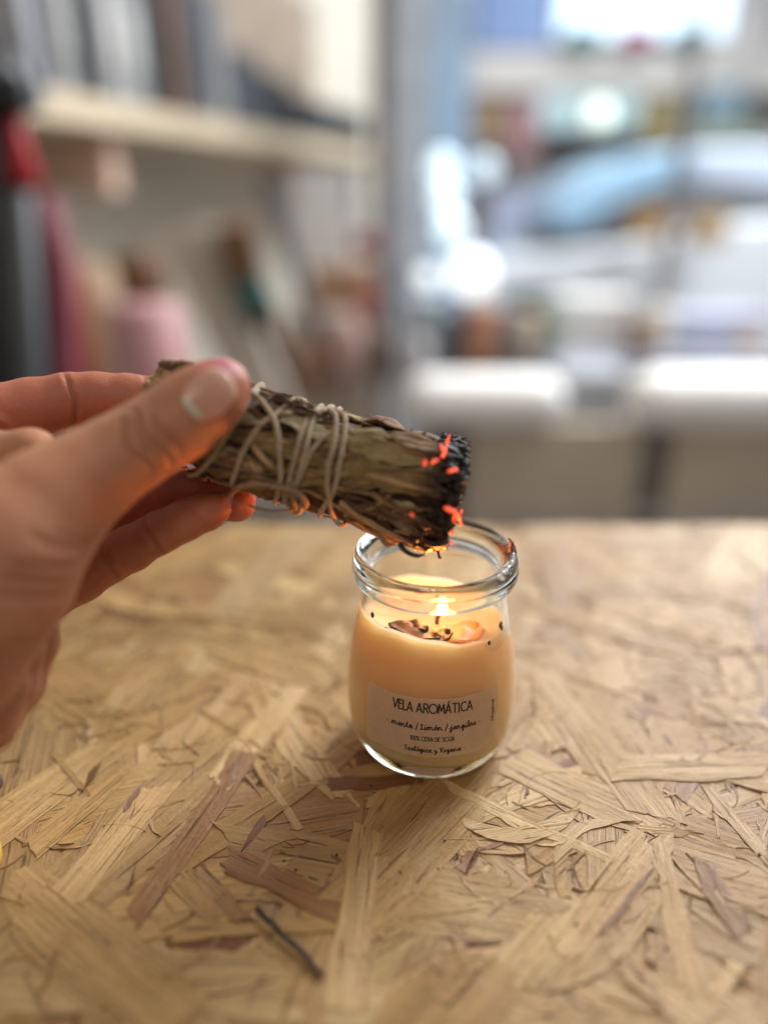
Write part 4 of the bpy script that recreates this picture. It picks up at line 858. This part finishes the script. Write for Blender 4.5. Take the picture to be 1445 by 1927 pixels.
# twine
def twine_mat():
    m, nt, b = mat('cotton_twine'); co = coord(nt)
    c = ramp(nt, noise(nt, co, 700, 4), [(.3, (.27, .18, .10)), (.7, (.49, .365, .225))]); nt.links.new(c, b.inputs['Base Color']); b.inputs['Roughness'].default_value = .9
    b.inputs['Sheen Weight'].default_value = .3; bump(nt, b, noise(nt, co, 2500, 3), .6, .0002); return m
TW = twine_mat(); OLD = plain('brown_twine', (.26, .17, .10), .9, 700, .3)
TR = .00084
def c5(x, y): return x / 4.516 + 380, y / 4.516 + 740
def wrap(pts, over=0.0, start_back=True, end_back=True, m=TW, r=TR, name='twine'):
    L = [(*px2b(*p), TR * .95 + .0007 + over) for p in pts]
    # hug the far side too, so the wrap is a real wrap
    if start_back: s, th, o_ = L[0]; L = [(s + .002, th - 1.5, o_ * .5), (s + .001, th - .75, o_ * .8)] + L
    if end_back: s, th, o_ = L[-1]; L = L + [(s + .001, th + .7, o_ * .8), (s + .003, th + 1.5, o_ * .6)]
    P = catmull(np.array([bp(np.array(s), np.array(th), o_) for s, th, o_ in L]), 12)
    g, _ = tube(P, r, 18, lobes=3, amp=.30, pitch=.0052); q = MB(); q.grid(g, close_v=True); return q.build(name, m, bundle)
wrap([(476, 742), (488, 752), (501, 768), (515, 793), (524, 824), (528, 855), (530, 895), (524, 925), (520, 942)], .0006)
wrap([(478, 742), (468, 755), (448, 788), (425, 822), (400, 858), (372, 890), (356, 897)], 0)
wrap([c5(*p) for p in ((850, 60), (780, 62), (700, 120), (600, 210), (500, 280), (430, 370), (350, 500), (300, 640), (262, 760))], 0)
wrap([c5(*p) for p in ((980, 150), (900, 220), (850, 330), (820, 450), (780, 600), (750, 720), (700, 860))], 0)
wrap([c5(*p) for p in ((1060, 150), (970, 195), (915, 320), (890, 450), (850, 600), (810, 740), (780, 880), (785, 1010))], .0003)
wrap([c5(*p) for p in ((1110, 340), (1020, 400), (930, 500), (870, 620), (820, 740), (740, 850), (690, 920))], .0001, start_back=False)
wrap([c5(*p) for p in ((1080, 150), (1125, 230), (1130, 340), (1110, 480), (1080, 600), (1068, 760), (1085, 880), (1130, 1020), (1200, 1140))], .0005)
wrap([c5(*p) for p in ((1150, 165), (1205, 240), (1205, 360), (1185, 500), (1165, 640), (1140, 760), (1110, 860), (1020, 980), (1000, 1050))], .0001)
def cord(pts, r, m, name='twine_end'):
    P = []
    for x, y, o_ in pts: s, th = px2b(*c5(x, y)); P.append(bp(np.array(s), np.array(th), o_))
    P = catmull(np.array(P), 10); R_ = np.interp(np.linspace(0, 1, len(P)), np.linspace(0, 1, len(r)), r)
    g, _ = tube(P, R_, 16, lobes=3, amp=.22, pitch=.0055); q = MB(); q.grid(g, close_v=True); return q.build(name, m, bundle)
cord([(250, 860, .0022), (265, 810, .0024), (300, 770, .0028), (380, 735, .003), (500, 712, .0034), (640, 735, .0038), (760, 765, .004), (850, 815, .0042), (890, 880, .0036), (870, 950, .002), (800, 930, .001)], [.0008, .0009, .0009, .001, .0012, .0011], OLD)
cord([(770, 740, .001), (790, 830, .0032), (800, 920, .0034), (800, 1010, .0024), (760, 1040, .0008)], [.001, .0014, .0013, .001], OLD)
cord([(700, 900, .001), (760, 960, .003), (830, 960, .0035), (870, 900, .0028)], [.0009, .0012, .001], TW)
A = at(*c5(250, 860), 211)
for k in range(7):
    dx, dy = r2.uniform(-14, 3), r2.uniform(18, 27)
    free_tube('twine_fray', [(*c5(250, 860), 211), (*c5(235 + dx * .4, 915), 210.5), (*c5(230 + dx * 2.2, 880 + dy * 4), 210 + r2.normal(0, .6))], [.00035, .0003, .00016], OLD, bundle)
free_tube('loose_thread', [(*c5(400, 950), 226), (*c5(440, 970), 226), (*c5(520, 990), 225), (*c5(620, 1005), 224), (*c5(700, 1000), 224), (*c5(770, 1000), 226)], .00042, OLD, bundle)

# ------------------------------------------------------------------ hand (signed distance field -> one continuous mesh)
def P3(px, py, d): return at(px, py, d)
def smin(a, b, k):
    h = np.clip(0.5 + 0.5 * (b - a) / k, 0, 1); return b * (1 - h) + a * h - k * h * (1 - h)
def chain(pts):    # (px,py,depth,r_mm)
    return [(P3(*p[:3]), p[3] * .001) for p in pts]
FING = [
 # thumb
 (chain([(423, 721, 207, 6.2), (411, 733, 206.5, 8.3), (390, 752, 206, 9.7), (352, 780, 205.5, 10.7), (312, 808, 205, 10.4), (280, 826, 204.5, 10.5), (232, 856, 203, 11.1), (160, 902, 200, 12.8), (95, 952, 196, 15.3), (20, 1025, 191, 18.5), (-90, 1100, 187, 21)]), .003),
 # index, passing behind the bundle
 (chain([(420, 800, 255, 7.0), (380, 785, 256, 7.8), (300, 758, 253, 8.4), (245, 752, 251, 8.2), (180, 752, 249, 8.9), (130, 754, 247, 8.8), (60, 770, 244, 9.8), (0, 785, 240, 10.2), (-90, 830, 232, 12)]), .0025),
 # middle, tip showing past the ring finger
 (chain([(449, 947, 240, 5.6), (436, 940, 241, 6.9), (390, 925, 244, 7.7), (320, 925, 246, 8.2), (250, 945, 247, 9.2), (170, 975, 246, 9.8), (40, 1000, 242, 10.6), (-90, 990, 234, 12)]), .0025),
 # ring finger in front of it
 (chain([(408, 956, 229, 4.5), (390, 963, 229, 5.6), (350, 979, 230, 6.2), (306, 1000, 231, 6.3), (290, 1008, 231, 6.25), (250, 1031, 232, 7.1), (205, 1054, 232.5, 7.1), (150, 1085, 233, 8.0), (80, 1120, 231, 8.8), (-60, 1180, 224, 12)]), .002),
]
PALM = chain([(-90, 830, 232, 13), (-330, 1010, 205, 24)]), chain([(-90, 990, 234, 14), (-330, 1060, 205, 25)]), chain([(-60, 1180, 224, 14), (-330, 1150, 200, 25)]), \
       chain([(-90, 1100, 187, 21), (-330, 1090, 188, 24)]), chain([(-330, 1080, 200, 27), (-620, 1130, 180, 27)]), \
       chain([(28, 1088, 192, 15.4), (-100, 1240, 190, 17.2), (-330, 1200, 190, 22)])
FOLD = chain([(88, 1160, 214, 3.8), (72, 1210, 214, 5.5), (35, 1290, 212, 6.8), (-10, 1350, 210, 7.0), (-80, 1400, 206, 9)]), \
       chain([(50, 1220, 206, 5.0), (20, 1290, 205, 6.6), (-25, 1360, 204, 8.0), (-120, 1390, 203, 10)]), \
       chain([(15, 1290, 199, 5.5), (-15, 1340, 199, 6.6), (-90, 1380, 198, 11)])
WEB = chain([(-40, 860, 222, 8), (60, 850, 212, 6), (120, 880, 204, 6)])
def cone(X, a, b, ra, rb):
    ab = b - a; t = np.clip(((X - a) @ ab) / (ab @ ab), 0, 1); return np.linalg.norm(X - a - t[..., None] * ab, axis=-1) - (ra + (rb - ra) * t)
def chain_sdf(X, ch, k):
    d = None
    for (a, ra), (b, rb) in zip(ch[:-1], ch[1:]):
        e = cone(X, a, b, ra, rb); d = e if d is None else smin(d, e, k)
    return d
def bundle_sdf(X):
    q_ = X - B0; s = q_ @ ES; r = np.linalg.norm(q_ - s[..., None] * ES, axis=-1); return np.maximum(r - BR * .97, np.maximum(-s - 0.0, s - BL))
def hand_sdf(X):
    f = [chain_sdf(X, ch, k) for ch, k in FING]
    d = smin(smin(f[1], f[2], .0012), f[3], .0012)
    p = None
    for ch in PALM: e = chain_sdf(X, ch, .006); p = e if p is None else smin(p, e, .010)
    p = smin(p, chain_sdf(X, WEB, .004), .008)
    d = smin(d, p, .005)
    fo = None
    for ch in FOLD: e = chain_sdf(X, ch, .003); fo = e if fo is None else smin(fo, e, .0009)
    d = smin(d, fo, .0012)
    d = smin(d, f[0], .0016)
    bs = bundle_sdf(X)                                    # the flesh gives way where it presses on the bundle
    return np.maximum(d, -(bs - .0002) * .9)
# grid in a camera-aligned box
hgrid = .00105
lo = np.array([at(-430, 1000, 190) @ RX, 0, 0])
ax = np.arange(-.150, -.030 + .006, hgrid)
pts_all = np.array([p for ch, _ in FING for p, r in ch] + [p for ch in PALM for p, r in ch] + [p for ch in FOLD for p, r in ch])
mn = pts_all.min(0) - .030; mx = pts_all.max(0) + .014; mn[0] = -.165
xs_, ys_, zs_ = [np.arange(mn[i], mx[i], hgrid) for i in range(3)]
def sample(xs_, ys_, zs_):
    Fv = np.empty((len(xs_), len(ys_), len(zs_)), np.float32)
    Yg, Zg = np.meshgrid(ys_, zs_, indexing='ij')
    for i0 in range(0, len(xs_), 12):
        xx = xs_[i0:i0 + 12]; X = np.stack([np.broadcast_to(xx[:, None, None], (len(xx),) + Yg.shape), np.broadcast_to(Yg, (len(xx),) + Yg.shape), np.broadcast_to(Zg, (len(xx),) + Yg.shape)], -1)
        Fv[i0:i0 + 12] = hand_sdf(X)
    return Fv
Fv = sample(xs_, ys_, zs_)
def surface_nets(Fv, org, h):
    ins = Fv < 0; nx, ny, nz_ = Fv.shape; acc = np.zeros((nx - 1, ny - 1, nz_ - 1, 3)); cn = np.zeros((nx - 1, ny - 1, nz_ - 1))
    cor = [(i, j, k) for i in (0, 1) for j in (0, 1) for k in (0, 1)]
    def sl(c, A): return A[c[0]:nx - 1 + c[0], c[1]:ny - 1 + c[1], c[2]:nz_ - 1 + c[2]]
    for a in cor:
        for axis in range(3):
            if a[axis] == 0:
                b = list(a); b[axis] = 1; Fa, Fb = sl(a, Fv), sl(b, Fv); m_ = (Fa < 0) != (Fb < 0); t = np.where(m_, Fa / np.where(m_, Fa - Fb, 1), 0)
                for c in range(3): acc[..., c] += m_ * (a[c] + (t if c == axis else 0))
                cn += m_
    act = cn > 0; idx = -np.ones(act.shape, int); idx[act] = np.arange(act.sum()); ijk = np.argwhere(act)
    V = (ijk + acc[act] / cn[act][:, None]) * h + org; faces = []
    for axis in range(3):
        u, v = [(1, 2), (2, 0), (0, 1)][axis]; A = ins; s0 = [slice(None)] * 3; s1 = [slice(None)] * 3; s0[axis] = slice(0, -1); s1[axis] = slice(1, None)
        ch = ins[tuple(s0)] != ins[tuple(s1)]; e = np.argwhere(ch); e = e[(e[:, u] > 0) & (e[:, v] > 0) & (e[:, u] < A.shape[u] - 1) & (e[:, v] < A.shape[v] - 1)]
        inside_first = ins[tuple(e.T)]
        def cell(du, dv): c = e.copy(); c[:, u] += du; c[:, v] += dv; return idx[tuple(c.T)]
        q_ = np.stack([cell(-1, -1), cell(0, -1), cell(0, 0), cell(-1, 0)], 1); q_[~inside_first] = q_[~inside_first][:, ::-1]; faces.append(q_)
    return V, np.vstack(faces)
V, Fq = surface_nets(Fv, np.array([xs_[0], ys_[0], zs_[0]]), hgrid)
tmp = mesh_obj('person_tmp', V, Fq)
ss_ = tmp.modifiers.new('s', 'SUBSURF'); ss_.levels = 1; ss_.render_levels = 1
sm = tmp.modifiers.new('m', 'SMOOTH'); sm.factor = .5; sm.iterations = 3
dg = bpy.context.evaluated_depsgraph_get(); me = bpy.data.meshes.new_from_object(tmp.evaluated_get(dg)); bpy.data.objects.remove(tmp)
me.name = 'person'; nv = len(me.vertices); co_ = np.empty(nv * 3); me.vertices.foreach_get('co', co_); co_ = co_.reshape(-1, 3)
no_ = np.empty(nv * 3); me.vertex_normals.foreach_get('vector', no_) if hasattr(me, 'vertex_normals') else me.vertices.foreach_get('normal', no_); no_ = no_.reshape(-1, 3)
# creases, folds and the nail fold as relief
px_, py_, dd_ = project(co_)
front = np.clip(-(no_ @ FW) * 2.0, 0, 1)
disp = np.zeros(nv); red = np.zeros(nv)
def poly_dist(poly):
    best = np.full(nv, 1e9)
    for a, b in zip(poly[:-1], poly[1:]):
        a = np.array(a, float); b = np.array(b, float); ab = b - a; t = np.clip(((px_ - a[0]) * ab[0] + (py_ - a[1]) * ab[1]) / (ab @ ab), 0, 1)
        best = np.minimum(best, np.hypot(px_ - a[0] - t * ab[0], py_ - a[1] - t * ab[1]))
    return best
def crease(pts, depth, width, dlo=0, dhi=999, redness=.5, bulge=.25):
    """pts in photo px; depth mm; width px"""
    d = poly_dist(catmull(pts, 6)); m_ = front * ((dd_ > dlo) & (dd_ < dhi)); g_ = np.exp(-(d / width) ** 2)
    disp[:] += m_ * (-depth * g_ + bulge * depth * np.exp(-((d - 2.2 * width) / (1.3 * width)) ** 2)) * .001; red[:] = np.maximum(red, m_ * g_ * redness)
# crop-1 coordinates -> photo
def k1(*pts): return [(x / 2.89, y / 2.89 + 640) for x, y in pts]
TH = (0, 209)
crease(k1((668, 440), (680, 520), (720, 600), (790, 660), (830, 700)), .55, 6, *TH)
crease(k1((740, 385), (770, 460), (830, 540), (890, 600), (935, 680)), .5, 6, *TH)
crease(k1((835, 420), (870, 490), (930, 550), (985, 620)), .45, 6, *TH)
crease(k1((760, 480), (800, 560), (850, 620), (870, 680)), .3, 4, *TH)
crease(k1((905, 470), (950, 530), (1010, 580)), .2, 5, *TH)
crease(k1((700, 430), (740, 500), (800, 590)), .25, 4, *TH)
crease(k1((470, 1180), (420, 1215), (340, 1235), (200, 1225), (80, 1200)), .8, 6, *TH)
crease(k1((480, 1110), (400, 1130), (280, 1110), (180, 1060)), .5, 7, *TH)
crease(k1((440, 1290), (340, 1310), (200, 1290), (60, 1290)), .4, 6, *TH)
crease(k1((530, 1060), (490, 1090), (400, 1075), (300, 1050)), .35, 5, *TH)
crease([(110, 1180), (60, 1205), (0, 1215)], .35, 7, *TH); crease([(60, 1240), (20, 1260), (-20, 1262)], .3, 6, *TH)
crease([(148, 1095), (120, 1120), (60, 1125), (0, 1120)], .4, 6, *TH); crease([(75, 1225), (30, 1235), (-10, 1232)], .25, 5, *TH)
crease(k1((355, 190), (385, 270), (415, 330), (415, 440)), .55, 5, 225, 270)
crease(k1((0, 470), (60, 530), (110, 590), (135, 640)), .9, 6, 215, 270)
crease(k1((800, 230), (790, 180), (830, 160)), .3, 5, 225, 270)
crease(k1((785, 960), (795, 1020), (830, 1080), (880, 1150)), .5, 5, 215, 240)
crease(k1((530, 1090), (560, 1170), (600, 1230), (640, 1290)), .45, 6, 215, 240)
crease(k1((590, 1150), (610, 1210)), .25, 4, 215, 240)
# nail bed frame: centre, axis toward the tip
NC = np.array([395., 743.]); NA = np.array([.765, -.644]); NB = np.array([.644, .765])
nu = (px_ - NC[0]) * NA[0] + (py_ - NC[1]) * NA[1]; nw_ = (px_ - NC[0]) * NB[0] + (py_ - NC[1]) * NB[1]
HL, HW = 50.0, 43.0
def nail_e(nu, nw_): return (np.abs(nu / HL) ** 2.6 + np.abs(nw_ / HW) ** 2.6) ** (1 / 2.6)
e = nail_e(nu, nw_); isf = front * (dd_ < 207)
disp += isf * np.where(e < 1, -.00055, 0) * np.clip((1 - e) / .08, 0, 1) + isf * .00028 * np.exp(-((e - 1.13) / .10) ** 2) * np.clip((38 - nu) / 30, 0, 1)
# broad irregularity
for i in range(nv):
    p = co_[i]; disp[i] += .00022 * mnoise.noise(Vector(p * 120)) + .00006 * mnoise.noise(Vector(p * 420))
co2 = co_ + no_ * disp[:, None]
me.vertices.foreach_set('co', co2.ravel())
# knuckle creases and finger pads redder; shade painted onto the fingers farther back
tipred_shade = np.zeros(nv)
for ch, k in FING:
    p, r = ch[0]; tipred_shade = np.maximum(tipred_shade, np.exp(-(np.linalg.norm(co_ - p, axis=1) / .012) ** 2))
tipred_shade = np.maximum(tipred_shade, .8 * np.clip((dd_ - 216) / 14, 0, 1))  # deeper fingers get a dark red that paints in their shade
purp = np.exp(-(np.hypot((px_ - 418), (py_ - 693)) / 26) ** 2) * (dd_ < 210)
for nm, a_ in (('crease', red), ('pad', tipred_shade), ('purple', purp)):
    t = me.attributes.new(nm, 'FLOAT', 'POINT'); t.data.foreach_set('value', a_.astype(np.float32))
me.polygons.foreach_set('use_smooth', [True] * len(me.polygons)); me.update()
hand = bpy.data.objects.new('person', me); C.objects.link(hand)
tag(hand, 'bare left hand of a person pinching the sage bundle, thumbnail toward us', 'person')
def skin():
    m, nt, b = mat('skin'); co = coord(nt)
    n1 = noise(nt, co, 45, 4); n2 = noise(nt, co, 260, 4, .6)
    c = ramp(nt, n1, [(.3, (.43, .19, .095)), (.5, (.48, .225, .12)), (.7, (.46, .19, .098))])
    c = mix(nt, ramp(nt, n2, [(.42, 0.0), (.7, .30)]), c, (.86, .58, .50), 'MULTIPLY')
    c = mix(nt, mth(nt, 'MULTIPLY', attr(nt, 'pad'), .75), c, (.38, .085, .045))  # carries both fingertip redness and the painted shade of the back fingers
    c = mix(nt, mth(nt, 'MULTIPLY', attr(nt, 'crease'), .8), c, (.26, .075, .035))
    c = mix(nt, mth(nt, 'MULTIPLY', attr(nt, 'purple'), .7), c, (.48, .11, .20))
    nt.links.new(c, b.inputs['Base Color']); b.inputs['Roughness'].default_value = .5; b.inputs['Specular IOR Level'].default_value = .35
    b.inputs['Subsurface Weight'].default_value = .35; b.inputs['Subsurface Radius'].default_value = (1, .35, .18); b.inputs['Subsurface Scale'].default_value = .005
    vo = N(nt, 'ShaderNodeTexVoronoi'); vo.inputs['Scale'].default_value = 1500; nt.links.new(co, vo.inputs['Vector'])
    h = mth(nt, 'ADD', mth(nt, 'MULTIPLY', vo.outputs['Distance'], .5), mth(nt, 'MULTIPLY', noise(nt, mapping(nt, co, (500, 1500, 900)), 1, 4), .8))
    bump(nt, b, h, .45, .00025); return m
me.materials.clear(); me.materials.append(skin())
# the nail: sphere-traced onto the thumb, then lifted and thickened
nU, nW = 30, 24; U_, W_ = np.meshgrid(np.linspace(-1, 1, nU), np.linspace(-1, 1, nW), indexing='ij')
mag = (np.abs(U_) ** 2.6 + np.abs(W_) ** 2.6) ** (1 / 2.6); mx_ = np.maximum(np.abs(U_), np.abs(W_)); sc_ = np.where(mag > 0, mx_ / np.maximum(mag, 1e-9), 1)
U2, W2 = U_ * sc_, W_ * sc_
PX = NC[0] + NA[0] * U2 * HL * .99 + NB[0] * W2 * HW * .98; PY = NC[1] + NA[1] * U2 * HL * .99 + NB[1] * W2 * HW * .98
dirs = FW + RX * ((PX - 722.5) / F)[..., None] + UP * ((963.5 - PY) / F)[..., None]; t = np.full(PX.shape, .17)
for _ in range(60): t = t + hand_sdf(CAM + dirs * t[..., None]) * .7
S_ = CAM + dirs * t[..., None]
# fit a smooth cylinder-like plate: quadratic surface through the traced depths
A_m = np.stack([np.ones(t.size), U2.ravel(), W2.ravel(), U2.ravel() ** 2, W2.ravel() ** 2, (U2 * W2).ravel()], 1); wgt = (np.hypot(U2, W2).ravel() < .9)
co_fit = np.linalg.lstsq(A_m[wgt], t.ravel()[wgt], rcond=None)[0]; tf = (A_m @ co_fit).reshape(t.shape)
S_ = CAM + dirs * (tf * .45 + t * .55)[..., None]; S_ -= FW * .0005
e2 = np.clip((mag * sc_ * 0 + np.hypot(np.abs(U2) ** 1.3, np.abs(W2) ** 1.3)), 0, 1)
nm_, nt, b = mat('nail'); sep = N(nt, 'ShaderNodeSeparateXYZ'); nt.links.new(N(nt, 'ShaderNodeUVMap').outputs[0], sep.inputs[0])
band = ramp(nt, sep.outputs[0], [(0.0, (.52, .50, .36)), (.10, (.57, .54, .40)), (.15, (.56, .27, .18)), (.8, (.60, .31, .22)), (.95, (.62, .38, .26)), (1, (.66, .42, .30))])
nt.links.new(band, b.inputs['Base Color']); b.inputs['Roughness'].default_value = .30; b.inputs['Subsurface Weight'].default_value = .2; b.inputs['Subsurface Radius'].default_value = (1, .4, .3); b.inputs['Subsurface Scale'].default_value = .002
bump(nt, b, noise(nt, mapping(nt, N(nt, 'ShaderNodeUVMap').outputs[0], (3, 40, 1)), 1, 3), .12, .0003)
arc = (U2 + 1) / 2 + .10 * W2 ** 2 - .02
q = MB(); q.grid(S_, np.stack([np.clip(arc, 0, 1), (W2 + 1) / 2], -1)); nail = q.build('nail', nm_); nail.parent = hand
sl = nail.modifiers.new('s', 'SOLIDIFY'); sl.thickness = .0006; sl.offset = 0
nail['label'] = 'thumbnail with a pale greenish band at its base'
